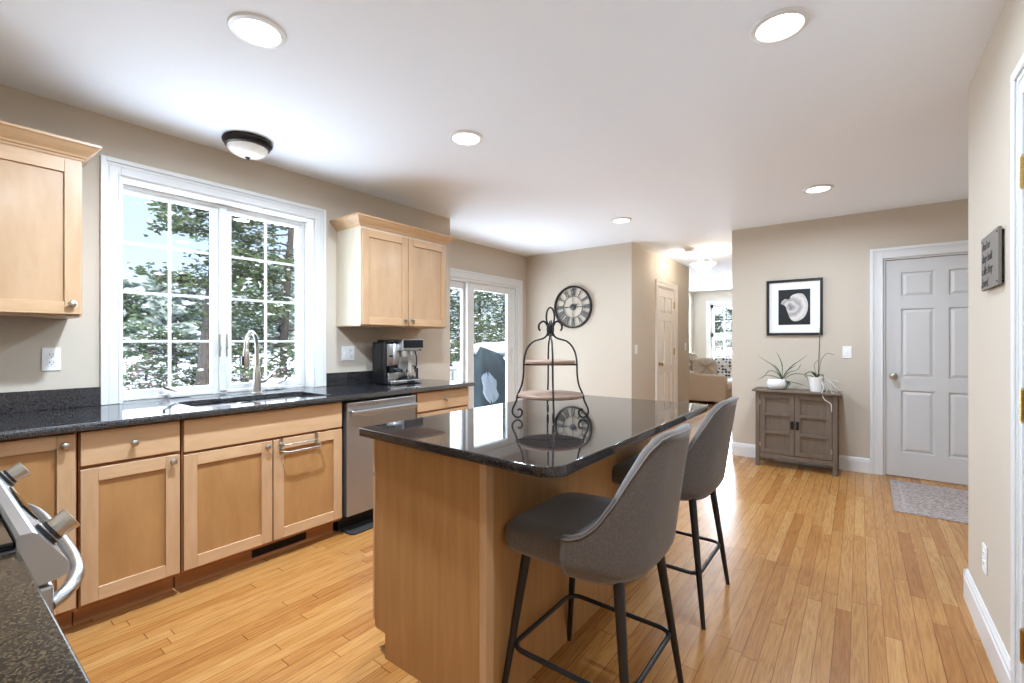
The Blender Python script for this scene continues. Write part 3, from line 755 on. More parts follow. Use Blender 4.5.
bm = B(); bx(bm, RX0+.005, RX1-.005, .10, .158, .20, .828, .006, 0, 2); od = obj('oven_door', bm, steelv, t)
bm = B(); bx(bm, RX0+.12, RX1-.12, .158, .161, .35, .68, .002); obj('oven_window', bm, blkglass, od)
bm = B(); tube(bm, smooth_path([(RX1-.02,.155,.79),(RX1-.03,.172,.795),(RX1-.06,.190,.80),(RX1-.12,.205,.802),(RX1-.25,.213,.802),(RX0+.25,.213,.802),(RX0+.12,.205,.802),(RX0+.06,.190,.80),(RX0+.03,.172,.795),(RX0+.02,.155,.79)],5), .0125, 14); obj('oven_handle', bm, steel, od, smooth=True)
bm = B(); bx(bm, RX0+.005, RX1-.005, .10, .155, .06, .19, .005, 0, 2); obj('warming_drawer', bm, steelv, t)

# ================================================================== ISLAND
IX0, IX1, IY0, IY1 = -1.60, -.655, 1.06, 2.66
t = thing('kitchen_island', 'maple kitchen island cabinet with plain end panel in the middle of the room', 'island', (-1.27, 1.88, 0))
bm = B(); bx(bm, -1.548, -.985, IY0+.105, 2.62, .10, .873); bx(bm, -1.492, -.985, IY0+.105, 2.62, 0, .10)
obj('body', bm, islw, t)
bm = B()   # near end panel with toe notch
extr(bm, [(-1.55,.10),(-1.494,.10),(-1.494,0),(-1.003,0),(-1.003,.873),(-1.55,.873)], MY(IY0+.085), 0.0, -.02)
obj('end_panel', bm, islw, t)
for (a, b) in ((IY0+.085, IY0+.125), (2.58, 2.625)):
    bm = B(); bx(bm, -1.003, -.972, a, b, 0, .873, .002); obj('corner_post', bm, mapv, t)
bm = B(); bx(bm, -.985, -.975, IY0+.125, 2.58, 0, .873); obj('side_panel', bm, islw, t)
bm = B(); bx(bm, -1.564, -1.5505, IY0+.09, 2.62, .10, .873); obj('face_frame', bm, mapd, t)
M = MX(-1.585, -1)
for (a, b, ku) in ((IY0+.095, 1.66, 1.62), (1.668, 2.14, 2.10), (2.148, 2.612, 2.19)):
    drawer(t, M, a, b, .715, .862); d = shaker(t, M, a, b, .12, .70); knob(d, M, ku, .672)
bm = B(); p = rrect(IX0, IX1, IY0, IY1, [.012,.075,.05,.04], 10)
p = [(x, y + (x-IX0)*(-.045) + .035 if y < 1.5 else y) for x, y in p]
plate(bm, p, [], .873, .905, bev=.004)
obj('island_countertop', bm, granisl, label='glossy dark granite island countertop with rounded corners and seating overhang', cat='countertop')

# two tier stand
cx, cy2 = -1.105, 1.745
t = thing('tiered_stand', 'black wrought iron two-tier stand with round wooden shelves on the island', 'tiered stand', (cx, cy2, .905))
z0 = .905
dirs = []
a0 = math.atan2(1.849-1.654, -.972+1.229)
for k in range(4):
    a = a0+k*PI/2; u = Vector((math.cos(a), math.sin(a), 0))
    def P(r, z): return tuple(Vector((cx,cy2,z0))+u*r+Vector((0,0,z)))
    bm = B()
    prof = [(.012,.415),(.013,.38),(.03,.36),(.075,.345),(.105,.31),(.118,.26),(.12,.20),(.128,.15),(.147,.105),(.152,.08),(.168,.045),(.168,.022),(.150,.006),(.132,.012),(.126,.030),(.136,.043),(.146,.037)]
    tube(bm, smooth_path([P(*q) for q in prof], 5), .0042, 8)
    tube(bm, smooth_path([P(*q) for q in [(.010,.37),(.012,.41),(.028,.435),(.048,.425),(.052,.405),(.045,.393)]], 5), .0045, 8)
    obj('scroll_leg', bm, iron, t, smooth=True)
bm = B(); tube(bm, [(cx+.018*math.sin(2*PI*k/24)*math.cos(a0), cy2+.018*math.sin(2*PI*k/24)*math.sin(a0), z0+.455-.042*math.cos(2*PI*k/24)) for k in range(24)], .0042, 8, closed=True)
lathe(bm, (cx,cy2,z0+.38), [(.001,0),(.016,.002),(.018,.02),(.016,.038),(.001,.04)], 14); obj('finial_loop', bm, iron, t, smooth=True)
for (r, z) in ((.145,.098),(.112,.245)):
    bm = B(); lathe(bm, (cx,cy2,z0+z), [(.001,0),(r-.004,0),(r,.004),(r,.012),(r-.004,.016),(.001,.016)], 48); o = obj('shelf', bm, shelfw, t, smooth=True)
    bm = B(); 
    for k in (0,1):
        a = a0+k*PI/2; tube(bm, [(cx-(r+.004)*math.cos(a), cy2-(r+.004)*math.sin(a), z0+z-.004), (cx+(r+.004)*math.cos(a), cy2+(r+.004)*math.sin(a), z0+z-.004)], .0035, 8)
    obj('shelf_support', bm, iron, t)

# ================================================================== BAR STOOLS
def make_stool(loc, label):
    x0, y0, _ = loc
    t = thing('bar_stool', label, 'bar stool', loc, 'grey bar stools')
    # seat cushion
    bm = B(); rows = []
    for (s, z) in ((.86,.545),(.96,.552),(1.0,.572),(1.0,.605),(.985,.625),(.94,.637),(.6,.643),(.05,.645)):
        ro = []
        for k in range(48):
            a = 2*PI*k/48; c, q = math.cos(a), math.sin(a); e_ = 2/(6.5 if c < 0 else 4)
            px = abs(c)**e_*(1 if c >= 0 else -1)*(.25 if c < 0 else .235)*s; py = abs(q)**e_*(1 if q >= 0 else -1)*.236*s
            dip = .008*max(0, -px)/.235 if z > .6 else 0
            ro.append((x0+px-.0, y0+py, z-dip))
        rows.append(ro)
    grid(bm, rows, True, 0, True); obj('seat', bm, fabric, t, smooth='full')
    # back shell
    T = [(0,1.0),(14,1.0),(22,.99),(30,.96),(40,.86),(52,.62),(62,.38),(72,.17),(80,.06),(88,0)]
    def g(a):
        a = abs(a)
        for (p, v), (p2, v2) in zip(T, T[1:]):
            if a <= p2: return v+(v2-v)*(a-p)/(p2-p)
        return 0
    def pos(a, z, off):
        f = max(0, min(1, (z-.54)/.44))
        A = .234+.068*f**1.1; Bw = .240-.045*f
        if z < .60: k = 1-.16*((.60-z)/.075)**2; A *= k; Bw *= k
        A += off; Bw += off
        c, s_ = math.cos(math.radians(a)), math.sin(math.radians(a)); e_ = 2/3.0
        return (x0+abs(c)**e_*(1 if c >= 0 else -1)*A, y0+abs(s_)**e_*(1 if s_ >= 0 else -1)*Bw, z)
    angs = [-89.5+179*i/60 for i in range(61)]; rows = []
    NZ = 16
    for j in range(NZ+1):
        rows.append([pos(a, .527+(.645+.33*g(a)-.527)*j/NZ, 0.012) for a in angs])
    rows.append([pos(a, .645+.33*g(a)+.010, .002) for a in angs])
    rows.append([pos(a, .645+.33*g(a)+.008, -.014) for a in angs])
    for j in range(NZ, -1, -1):
        rows.append([pos(a, .56+(.645+.33*g(a)-.56)*j/NZ, -.024) for a in angs])
    grid(bm := B(), rows+[rows[0]], False)
    n = len(rows)
    bm.verts.ensure_lookup_table(); na = len(angs)
    for e_i in (0, na-1):
        try: bm.faces.new([bm.verts[r_*na+e_i] for r_ in range(n)])
        except ValueError: pass
    bmesh.ops.remove_doubles(bm, verts=bm.verts, dist=1e-5)
    bk = obj('backrest', bm, fabric, t, smooth='full')
    bm = B(); tube(bm, [pos(a, .645+.33*g(a)+.004, .016) for a in angs], .0022, 6); obj('piping', bm, welt, bk, smooth=True)
    bm = B(); bx(bm, x0-.17, x0+.15, y0-.17, y0+.17, .532, .547, .003); obj('seat_plate', bm, blkmetal, t)
    F = .232; Tt = .165
    for sx in (-1,1):
        for sy in (-1,1):
            bm = B(); tube(bm, [(x0+sx*Tt, y0+sy*Tt, .548), (x0+sx*F, y0+sy*F, .0)], [.0175, .0095], 14); obj('leg', bm, blkmetal, t, smooth=True)
    bm = B(); q = F-(F-Tt)*.215/.525; pts = [(x0+a_, y0+b_, .215) for a_, b_ in rrect(-q, q, -q, q, .045, 5)]
    tube(bm, pts, .0085, 10, closed=True); obj('footrest', bm, blkmetal, t, smooth=True)
    return t
st = make_stool((-.74, 1.45, 0), 'taupe fabric bar stool with black legs, the one nearer the camera at the island')
dup(st, (-.775, 2.33, 0), 'taupe fabric bar stool with black legs, the farther one at the island, nearer the hallway')

# ================================================================== COFFEE MACHINE
t = thing('espresso_machine', 'black and stainless espresso machine on the counter under the right wall cabinet', 'coffee machine', (-3.08, 2.46, .905))
y0, y1 = 2.30, 2.635
bm = B(); bx(bm, -3.17, -3.03, y0, y1, .912, 1.243, .008, 0, 2); bx(bm, -3.05, -3.0, y0, y0+.018, .912, 1.243, .003)
for (a, b) in ((-3.15,y0+.03),(-3.15,y1-.03),(-3.0,y0+.03),(-3.0,y1-.03)): lathe(bm, (a,b,.905), [(.012,0),(.012,.01)], 10)
obj('housing', bm, black, t)
bm = B(); bx(bm, -3.035, -3.0, y0+.019, y0+.10, 1.055, 1.232, .006, 0, 2); lathe(bm, (-3.02, y0+.105, 1.06), [(.034,0),(.038,.01),(.038,.165),(.034,.17)], 28); bx(bm, -3.03, -3.012, y0+.14, y1-.004, .95, 1.17, .003)
obj('steel_front', bm, steel, t, smooth=True)
bm = B(); bx(bm, -3.03, -2.985, y0+.019, y0+.12, .945, 1.0, .006, 0, 2); obj('dosing_base', bm, steel, t)
bm = B(); bx(bm, -3.001, -2.996, y0+.04, y0+.085, 1.125, 1.14, .001); obj('label_plate', bm, black, t)
bm = B(); bx(bm, -3.10, -2.925, y0+.115, y1, 1.172, 1.268, .008, 0, 2); hd = obj('head', bm, steel, t)
bm = B(); bx(bm, -2.9255, -2.920, y0+.122, y1-.008, 1.198, 1.264, .002); obj('control_screen', bm, blkglass, hd)
bm = B(); bx(bm, -2.9255, -2.919, y1-.05, y1-.035, 1.178, 1.188, .001); obj('button', bm, black, hd)
bm = B(); bx(bm, -3.16, -3.0, y0+.04, y1-.005, 1.243, 1.262, .004); obj('top_tray', bm, black, t)
bm = B(); bx(bm, -3.02, -2.95, y0+.02, y1-.005, .908, .94, .008, 0, 2); bx(bm, -3.0, -2.938, y0+.04, y1-.01, .91, .938, .006, 0, 2); dt = obj('drip_tray', bm, steel, t)
bm = B(); bx(bm, -3.01, -2.955, y0+.12, y1-.03, .9405, .945, .001); obj('drip_grate', bm, black, dt)
bm = B(); bx(bm, -2.938,-2.9345, y0+.17, y0+.25, .914, .932); obj('tray_grip', bm, black, dt)
bm = B(); lathe(bm, (-2.985, y0+.175, 1.128), [(.03,0),(.03,.045),(.026,.045)], 20); lathe(bm, (-2.98,y0+.25,1.14), [(.018,0),(.018,.033)], 16); obj('group_head', bm, chrome, t, smooth=True)
bm = B(); lathe(bm, (-3.0, y0+.07, 1.005), [(.034,0),(.034,.04),(.03,.04)], 20); tube(bm, [(-2.97,y0+.07,1.03),(-2.90,y0+.085,1.015)], [.011,.014], 12); obj('portafilter', bm, black, t, smooth=True)
bm = B(); tube(bm, smooth_path([(-2.97,y0+.28,1.17),(-2.945,y0+.275,1.12),(-2.94,y0+.27,1.06),(-2.95,y0+.265,1.02)],4), .0055, 8); obj('steam_wand', bm, black, t, smooth=True)
t = thing('milk_jug', 'polished steel milk frothing jug with dark handle on the espresso machine tray', 'jug', (-2.962, 2.525, .9455))
bm = B(); lathe(bm, (-2.972,2.525,.9455), [(.001,0),(.036,0),(.04,.01),(.038,.07),(.024,.115),(.027,.145),(.023,.145),(.02,.115),(.033,.07),(.035,.01),(.001,.008)], 28, caps=False); obj('jug_body', bm, chrome, t, smooth=True)
bm = B(); tube(bm, smooth_path([(-2.972,2.55,1.045),(-2.972,2.578,1.04),(-2.972,2.582,1.0),(-2.972,2.56,.962)],5), .007, 10); obj('handle', bm, black, t, smooth=True)

# ================================================================== WALL PLATES
def outlet(M, u, w_, label, kind='outlet', gang=1, group=None, tone=plastic):
    W = .035 if gang == 1 else .058
    t = thing('wall_outlet' if kind == 'outlet' else 'light_switch', label, 'outlet' if kind == 'outlet' else 'light switch', M(u, w_-.058, 0))
    bm = B(); mbx(bm, M, u-W, u+W, w_-.058, w_+.058, .0005, .006, .002, 0, 2); obj('plate', bm, tone, t)
    for g_ in range(gang):
        uc = u if gang == 1 else u+(g_-.5)*.046
        k = kind if gang == 1 else ('switch' if g_ == 0 else 'outlet')
        if k == 'outlet':
            for dz in (.02, -.02):
                bm = B(); mbx(bm, M, uc-.014, uc+.014, w_+dz-.014, w_+dz+.014, .006, .008, .003, 0)
                s = obj('socket', bm, tone, t); bm = B()
                mbx(bm, M, uc-.0075, uc-.0045, w_+dz-.001, w_+dz+.008, .0079, .0084); mbx(bm, M, uc+.0045, uc+.0075, w_+dz-.001, w_+dz+.008, .0079, .0084); mbx(bm, M, uc-.0025, uc+.0025, w_+dz-.009, w_+dz-.005, .0079, .0084)
                obj('slot', bm, slot, s)
        else:
            bm = B(); mbx(bm, M, uc-.013, uc+.013, w_-.028, w_+.028, .006, .0085, .002); mbx(bm, M, uc-.005, uc+.005, w_-.002, w_+.012, .0085, .014, .001); obj('toggle', bm, tone, t)
    return t
outlet(MX(-3.28), .452, 1.16, 'white duplex outlet on the wall left of the kitchen window')
outlet(MX(-3.28), 2.15, 1.155, 'white double-gang plate with outlet beside the coffee machine', gang=2)
outlet(MX(-2.253), 5.57, 1.15, 'white light switch on the hallway wall left of the pantry door', 'switch')
outlet(MX(-2.253), 7.62, 1.17, 'cream light switch on the hallway wall beyond the pantry door', 'switch')
outlet(MY(5.53), -.10, 1.145, 'white light switch between the framed print and the white entry door', 'switch')
outlet(MX(RW,-1), 2.73, .34, 'white outlet low on the right wall above the baseboard')

# ================================================================== CLOCK
kx, kz, KR = -3.072, 1.712, .285
t = thing('wall_clock', 'large round grey metal clock with roman numerals on the pale wall', 'clock', (kx, 5.42, kz))
M = MY(5.425)
def ring(bm, r0, r1, n0, n1, seg=72):
    rows = [[(kx+r*math.cos(2*PI*k/seg), 5.425-n, kz+r*math.sin(2*PI*k/seg)) for k in range(seg)] for r, n in ((r0,n0),(r1,n0),(r1,n1),(r0,n1),(r0,n0))]
    grid(bm, rows, True)
bm = B(); ring(bm, KR-.022, KR, .0, .03); obj('rim', bm, iron, t, smooth=True)
bm = B(); ring(bm, .142, .149, .008, .014)
for k in range(4):
    a = k*PI/2; tube(bm, [(kx+.03*math.cos(a), 5.414, kz+.03*math.sin(a)), (kx+(KR-.01)*math.cos(a), 5.414, kz+(KR-.01)*math.sin(a))], .004, 6)
obj('inner_ring', bm, clockm, t)
NUM = ['XII','I','II','III','IIII','V','VI','VII','VIII','IX','X','XI']
def numeral(txt):
    """strokes along tangential axis s, radial axis r (0..1)"""
    wd = {'I':.022,'V':.042,'X':.042}; tot = sum(wd[c] for c in txt); s = -tot/2; out = []
    for c in txt:
        m_ = s+wd[c]/2
        if c == 'I': out.append(((m_,0),(m_,1),.0055))
        elif c == 'V': out += [((m_-.017,1),(m_,0),.0055),((m_+.017,1),(m_,0),.0035)]
        else: out += [((m_-.016,1),(m_+.016,0),.0055),((m_+.016,1),(m_-.016,0),.0035)]
        s += wd[c]
    return out
for i, tx in enumerate(NUM):
    a = PI/2-i*PI/6; rd = Vector((math.cos(a),0,math.sin(a))); tg = Vector((math.sin(a),0,-math.cos(a))); bm = B()
    for (s1, r1), (s2, r2), hw in numeral(tx):
        p1 = rd*(.152+r1*.098)+tg*s1*(.75+.25*r1); p2 = rd*(.152+r2*.098)+tg*s2*(.75+.25*r2)
        o_ = Vector((kx, 5.413, kz)); e1 = tg*hw; t_ = bmesh.new(); f_ = []
        for yy in (0, .004): f_.append([t_.verts.new(o_+p1-e1+Vector((0,yy,0))), t_.verts.new(o_+p1+e1+Vector((0,yy,0))), t_.verts.new(o_+p2+e1+Vector((0,yy,0))), t_.verts.new(o_+p2-e1+Vector((0,yy,0)))])
        t_.faces.new(f_[0]); t_.faces.new(f_[1][::-1])
        for k in range(4): t_.faces.new((f_[0][k], f_[1][k], f_[1][(k+1)%4], f_[0][(k+1)%4]))
        merge(bm, t_)
    obj('numeral', bm, clockm, t)
bm = B(); lathe(bm, (kx,5.425,kz), [(.001,-.03),(.03,-.028),(.042,-.02),(.042,0)], 30, 0, 'y'); obj('hub', bm, clockm, t, smooth=True)
for ang, ln in ((math.radians(25), .10), (math.radians(184), .125)):
    bm = B(); d_ = Vector((math.cos(ang),0,math.sin(ang))); o_ = Vector((kx,5.392,kz)); tube(bm, [o_, o_+d_*ln*.6, o_+d_*ln*.68, o_+d_*ln*.78, o_+d_*ln], [.005,.004,.011,.004,.002], 8)
    obj('hand', bm, iron, t)

# ================================================================== FRAMED PRINT
fx0, fx1, fz0, fz1 = -.788, -.294, 1.315, 1.888
t = thing('framed_print', 'black-framed print of a pale seashell on black above the console cabinet', 'picture', ((fx0+fx1)/2, 5.52, fz0))
M = MY(5.529); bm = B(); f = .024
for (a,b,c,d_) in ((fx0,fx0+f,fz0,fz1),(fx1-f,fx1,fz0,fz1),(fx0+f,fx1-f,fz0,fz0+f),(fx0+f,fx1-f,fz1-f,fz1)): mbx(bm, M, a, b, c, d_, 0, .028, .002)
obj('frame', bm, framem, t)
bm = B(); mbx(bm, M, fx0+f, fx1-f, fz0+f, fz1-f, 0, .012); obj('mat_board', bm, paper, t)
bm = B(); mbx(bm, M, -.68, -.40, 1.422, 1.785, .012, .0135); ph = obj('photograph', bm, blkpaper, t)
bm = B(); sc_x, sc_z = -.535, 1.60
ol = [(-.115,.065),(-.085,.09),(-.05,.085),(-.03,.12),(.02,.142),(.07,.135),(.10,.09),(.115,.03),(.11,-.04),(.085,-.10),(.04,-.135),(-.01,-.14),(-.045,-.10),(-.065,-.04),(-.08,.01),(-.10,.03),(-.12,.04)]
ol = smooth_path([(a,b,0) for a,b in ol+[ol[0]]], 4)[:-1]
extr(bm, [(sc_x+p_.x, sc_z+p_.y) for p_ in ol], M, .0135, .0142)
obj('seashell_image', bm, shell_photo(), ph)

# ================================================================== WALL PLAQUE
t = thing('wall_plaque', 'grey rectangular plaque with dark cursive-style words on the right wall', 'sign', (RW-.01, 2.555, 1.458))
M = MX(RW,-1); bm = B(); mbx(bm, M, 2.41, 2.70, 1.458, 1.672, .008, .018, .001); obj('board', bm, plaq, t)
bm = B()
for u in (2.425, 2.685):
    for z in (1.473, 1.657): lathe(bm, (RW-.0, u, z), [(.005,0),(.005,-.008)], 10, 0, 'x'); lathe(bm, (RW-.018, u, z), [(.004,0),(.004,-.002),(.001,-.002)], 10, 0, 'x')
obj('standoff', bm, iron, t)
for i, tx in enumerate(('And so', 'they built', 'a life they', 'loved.')):
    cu = bpy.data.curves.new('txt', 'FONT'); cu.body = tx; cu.size = .050; cu.extrude = .0004; cu.space_character = .95; cu.shear = .25
    ob = bpy.data.objects.new('txt', cu); me = bpy.data.meshes.new_from_object(ob); tb = bmesh.new(); tb.from_mesh(me)
    bpy.data.objects.remove(ob); bpy.data.curves.remove(cu); bpy.data.meshes.remove(me)
    for v in tb.verts: x_, y_, z_ = v.co; v.co = (RW-.0185-z_, 2.683-x_, 1.617-i*.049+y_)
    obj('lettering', tb, plaqt, t)

# ================================================================== CONSOLE CABINET + PLANTS
t = thing('console_cabinet', 'small grey-brown two-door console cabinet below the framed print', 'cabinet', (-.505, 5.36, 0))
KX0, KX1, KY0, KY1 = -.845, -.165, 5.205, 5.50
bm = B(); bx(bm, KX0-.03, KX1+.03, KY0-.03, KY1+.005, .747, .768, .005, 0, 2); obj('top', bm, consw, t)
bm = B(); bx(bm, KX0+.012, KX1-.012, KY0+.022, KY1-.004, .115, .747); 
bx(bm, KX0+.02, KX1-.02, KY0+.004, KY0+.022, .725, .747); obj('body', bm, consw, t)
for x in (KX0, KX1-.038):
    for y in (KY0, KY1-.038):
        bm = B(); bx(bm, x, x+.038, y, y+.038, 0, .747, .002); obj('leg', bm, consw, t)
bm = B(); bx(bm, KX0+.038, KX1-.038, KY0+.004, KY0+.022, .09, .135, .002); obj('apron', bm, consw, t)
M = MY(KY0+.002)
mid = (KX0+KX1)/2
for (a, b, pu, hu) in ((KX0+.042, mid-.002, mid-.022, KX0+.044), (mid+.002, KX1-.042, mid+.022, KX1-.044)):
    bm = B(); ra = .04
    mbx(bm, M, a, a+ra, .14, .722, -.018, 0, .001); mbx(bm, M, b-ra, b, .14, .722, -.018, 0, .001)
    hts = [(.14,.18),(.335,.36),(.515,.54),(.69,.722)]
    for (p_, q_) in hts: mbx(bm, M, a+ra, b-ra, p_, q_, -.018, 0, .001)
    d = obj('door', bm, consw, t)
    bm = B()
    for k in range(3): 
        p_, q_ = hts[k][1], hts[k+1][0]; mbx(bm, M, a+ra, b-ra, p_, q_, -.018, -.015)
        for (x1_, x2_, z1_, z2_) in ((a+ra, a+ra+.006, p_, q_), (b-ra-.006, b-ra, p_, q_), (a+ra, b-ra, p_, p_+.006), (a+ra, b-ra, q_-.006, q_)): mbx(bm, M, x1_, x2_, z1_, z2_, -.010, -.004)
    obj('door_panel', bm, consw, d)
    bm = B(); mbx(bm, M, pu-.014, pu+.014, .395, .475, 0, .008, .002); mbx(bm, M, pu-.007, pu+.007, .41, .46, .008, .012, .001); obj('pull', bm, iron, d)
    bm = B()
    for z in (.22, .64): mbx(bm, M, hu-.007, hu+.003, z-.022, z+.022, .001, .006, .001)
    obj('hinge', bm, nickel, d)

def leaf(bm, pts, wd, n=6, mi=0, up=(0,0,1), fold=.35):
    P_ = smooth_path(pts, n); m = len(P_); rows = []
    for i, p in enumerate(P_):
        d = (P_[min(i+1,m-1)]-P_[max(i-1,0)]).normalized(); s = d.cross(Vector(up))
        if s.length < .1: s = d.cross(Vector((1,0,0)))
        s.normalize(); nn = s.cross(d); k = i/(m-1); w_ = wd*(min(1, .55+k*1.5) if k < .3 else 1)*max(.04, (1-k**2.2))
        rows.append([p-s*w_+nn*w_*fold, p-nn*w_*.12, p+s*w_+nn*w_*fold, p+nn*w_*.1])
    grid(bm, rows, True, mi, True)
# aloe plant in ribbed round pot
px, py, pz = -.672, 5.34, .768
t = thing('potted_aloe', 'spiky long-leafed green plant in a round ribbed white pot, left on the console', 'potted plant', (px, py, pz))
bm = B(); rows = []
for (r, h) in ((.055,0),(.075,.012),(.088,.04),(.088,.065),(.076,.095),(.068,.105),(.062,.104),(.066,.09),(.04,.085)):
    rows.append([(px+r*(1+.035*math.cos(16*(2*PI*k/96)+h*30))*math.cos(2*PI*k/96), py+r*(1+.035*math.cos(16*(2*PI*k/96)+h*30))*math.sin(2*PI*k/96), pz+h) for k in range(96)])
grid(bm, rows, True, 0, True); obj('pot', bm, pot, t, smooth=True)
bm = B(); lathe(bm, (px,py,pz+.088), [(.001,.006),(.06,.0)], 20); obj('soil', bm, soil, t)
bx_, bz = px+.045, pz+.10
LV = [[(0,0),(-.06,.12),(-.13,.18),(-.21,.24)], [(0,0),(-.0,.14),(-.03,.24),(-.055,.28)], [(0,0),(.07,.12),(.15,.19),(.22,.255)], [(.01,0),(.06,.07),(.13,.10),(.16,.16)],
      [(0,0),(-.05,.07),(-.11,.08),(-.16,.02),(-.24,-.03)], [(0,.0),(-.08,.03),(-.15,.03),(-.22,-.02)], [(.02,0),(.08,.05),(.15,.06),(.20,.04),(.22,-.02)], [(.02,-.02),(.08,-.02),(.17,-.04),(.26,-.07)],
      [(0,0),(.05,.09),(.10,.13),(.13,.15)], [(0,0),(-.02,.06),(-.05,.12),(-.08,.15)], [(.03,-.02),(.045,-.05),(.03,-.09),(.02,-.095)], [(.03,-.01),(.06,-.03),(.06,-.07),(.05,-.095)]]
for i, q in enumerate(LV):
    bm = B(); yo = ((i*37)%7-3)*.022
    leaf(bm, [(bx_+a, py-.01+yo*k/3, bz+b) for k, (a, b) in enumerate(q)], .015, 6)
    obj('leaf', bm, leafm, t, smooth=True)
# orchid
ox, oy = -.335, 5.32
t = thing('potted_orchid', 'bare-stemmed orchid with hanging pale roots in a tapered white pot, right on the console', 'potted plant', (ox, oy, pz))
bm = B(); lathe(bm, (ox,oy,pz), [(.001,0),(.052,0),(.058,.06),(.067,.132),(.069,.14),(.064,.14),(.055,.11),(.001,.105)], 40, caps=False); obj('pot', bm, pot, t, smooth=True)
bm = B(); lathe(bm, (ox,oy,pz+.11), [(.001,.012),(.056,.004)], 20); obj('soil', bm, soil, t)
for q in ([(0,.0),(-.04,.05),(-.075,.045),(-.085,.02)], [(0,0),(-.02,.05),(-.05,.065),(-.07,.05)], [(0,0),(.03,.035),(.05,.03),(.06,.01)], [(-.01,0),(-.05,.02),(-.07,.02),(-.09,.005)]):
    bm = B(); leaf(bm, [(ox+a, oy-.02-.02*k, pz+.13+b) for k, (a, b) in enumerate(q)], .02, 6, fold=.2); obj('leaf', bm, leafd, t, smooth=True)
bm = B(); tube(bm, [(ox+.012,oy,pz+.12),(ox+.02,oy+.03,pz+.42),(ox+.02,oy+.15,pz+.62)], .0035, 8); obj('stake', bm, stemm, t)
bm = B(); tube(bm, smooth_path([(ox+.012,oy-.006,pz+.12),(ox+.03,oy,pz+.26),(ox+.05,oy-.01,pz+.33),(ox+.09,oy-.02,pz+.37),(ox+.14,oy-.03,pz+.355)]), .0022, 8); tube(bm, smooth_path([(ox+.01,oy,pz+.14),(ox-.02,oy,pz+.25),(ox+.01,oy,pz+.30)]), .002, 8); obj('stem', bm, stemm, t)
RT = [[(.03,.13),(.06,.05),(.05,.0),(.07,-.06),(.12,-.10),(.125,-.17)], [(.04,.13),(.10,.10),(.13,.03),(.16,.02),(.17,-.02)], [(.04,.135),(.09,.13),(.15,.06),(.2,.01),(.22,-.03)], [(.05,.13),(.06,.08),(.09,.04),(.08,.0)], [(.05,.13),(.12,.12),(.18,.11)], [(.05,.12),(.10,.06),(.13,.0),(.15,.005)]]
for i, q in enumerate(RT):
    bm = B(); tube(bm, smooth_path([(ox+a, oy-.03-(.10 if (i == 0 and k > 0) else .045)*min(1,k/2)-.01*i*(k>1), max(pz+.004, pz+b) if i else pz+b) for k, (a, b) in enumerate(q)], 6), .0042 if i == 0 else .0028, 8); obj('air_root', bm, rootm, t, smooth=True)

# entry rug
bm = B(); plate(bm, [(.20,4.40),(1.35,4.37),(1.35,5.33),(.215,5.36)], [], 0, .008)
rg = thing('entry_rug', 'faded grey and mauve rug on the floor in front of the white entry door', 'rug', (.75, 4.85, 0))
obj('rug_field', bm, rugm, rg)
bm = B(); bx(bm, .26, 1.30, 4.44, 4.46, .0078, .0088); bx(bm, .26, 1.30, 5.27, 5.29, .0078, .0088); bx(bm, .26, .28, 4.46, 5.27, .0078, .0088); obj('rug_border', bm, mat('rug_border_weave', (150,134,130), .98, rgb2=(190,178,174), nscale=40), rg)

# ================================================================== LIVING ROOM
def pillow(name, c, sx, sy, sz, rot, m, label, cat='cushion'):
    bm = B(); rows = []
    for i in range(13):
        v = -PI/2+PI*i/12; ro = []
        for k in range(32):
            a = 2*PI*k/32; cc, ss = math.cos(a), math.sin(a); e_ = .62
            cr_ = max(math.cos(v), 0)**.55
            ro.append(Vector((abs(cc)**e_*(1 if cc>=0 else -1)*sx*cr_, math.sin(v)*sy*(1-.35*(max(abs(cc),abs(ss))**6)), abs(ss)**e_*(1 if ss>=0 else -1)*sz*cr_)))
        rows.append(ro)
    Mx = Matrix.Translation(Vector(c)) @ Matrix.Rotation(rot[2],4,'Z') @ Matrix.Rotation(rot[1],4,'Y') @ Matrix.Rotation(rot[0],4,'X')
    grid(bm, [[Mx @ p for p in r_] for r_ in rows], True, 0, True)
    return obj(name, bm, m, label=label, cat=cat, smooth='full')
SX0, SX1, SYN, SYF = -2.99, -2.07, 9.60, 11.62
t = thing('sofa', 'beige linen sofa seen end-on in the living room beyond the hallway', 'sofa', ((SX0+SX1)/2, (SYN+SYF)/2, 0))
def sarm(y0, y1):
    bm = B(); pl = [(SX0,.06),(SX1,.06),(SX1,.52),(SX1-.02,.565),(SX1-.08,.585),(SX0+.40,.60),(SX0+.18,.66),(SX0,.70)]
    extr(bm, pl, MY(y0), 0, -(y1-y0)); bmesh.ops.bevel(bm, geom=[e_ for e_ in bm.edges if len(e_.link_faces) == 2 and abs(e_.calc_face_angle(0)) > 1.2], offset=.02, segments=3, affect='EDGES'); return obj('arm', bm, sofa, t, smooth=True)
sarm(SYN, SYN+.16); sarm(SYF-.16, SYF)
bm = B(); bx(bm, SX0, SX0+.2, SYN+.165, SYF-.165, .10, .84, .04, 0, 3); obj('back', bm, sofa, t, smooth=True)
bm = B(); bx(bm, SX0+.2, SX1-.01, SYN+.165, SYF-.165, .10, .30, .01); obj('seat_base', bm, sofa, t)
for k in range(2):
    y = SYN+.168+k*.84; bm = B(); bx(bm, SX0+.2, SX1+.02, y, y+.83, .301, .45, .04, 0, 3); obj('seat_cushion', bm, sofal, t, smooth=True)
for x in (SX0+.05, SX1-.05):
    for y in (SYN+.05, SYF-.05): bm = B(); lathe(bm, (x,y,0), [(.015,0),(.025,.06)], 12); obj('leg', bm, blkmetal, t)
bm = B(); rows = []
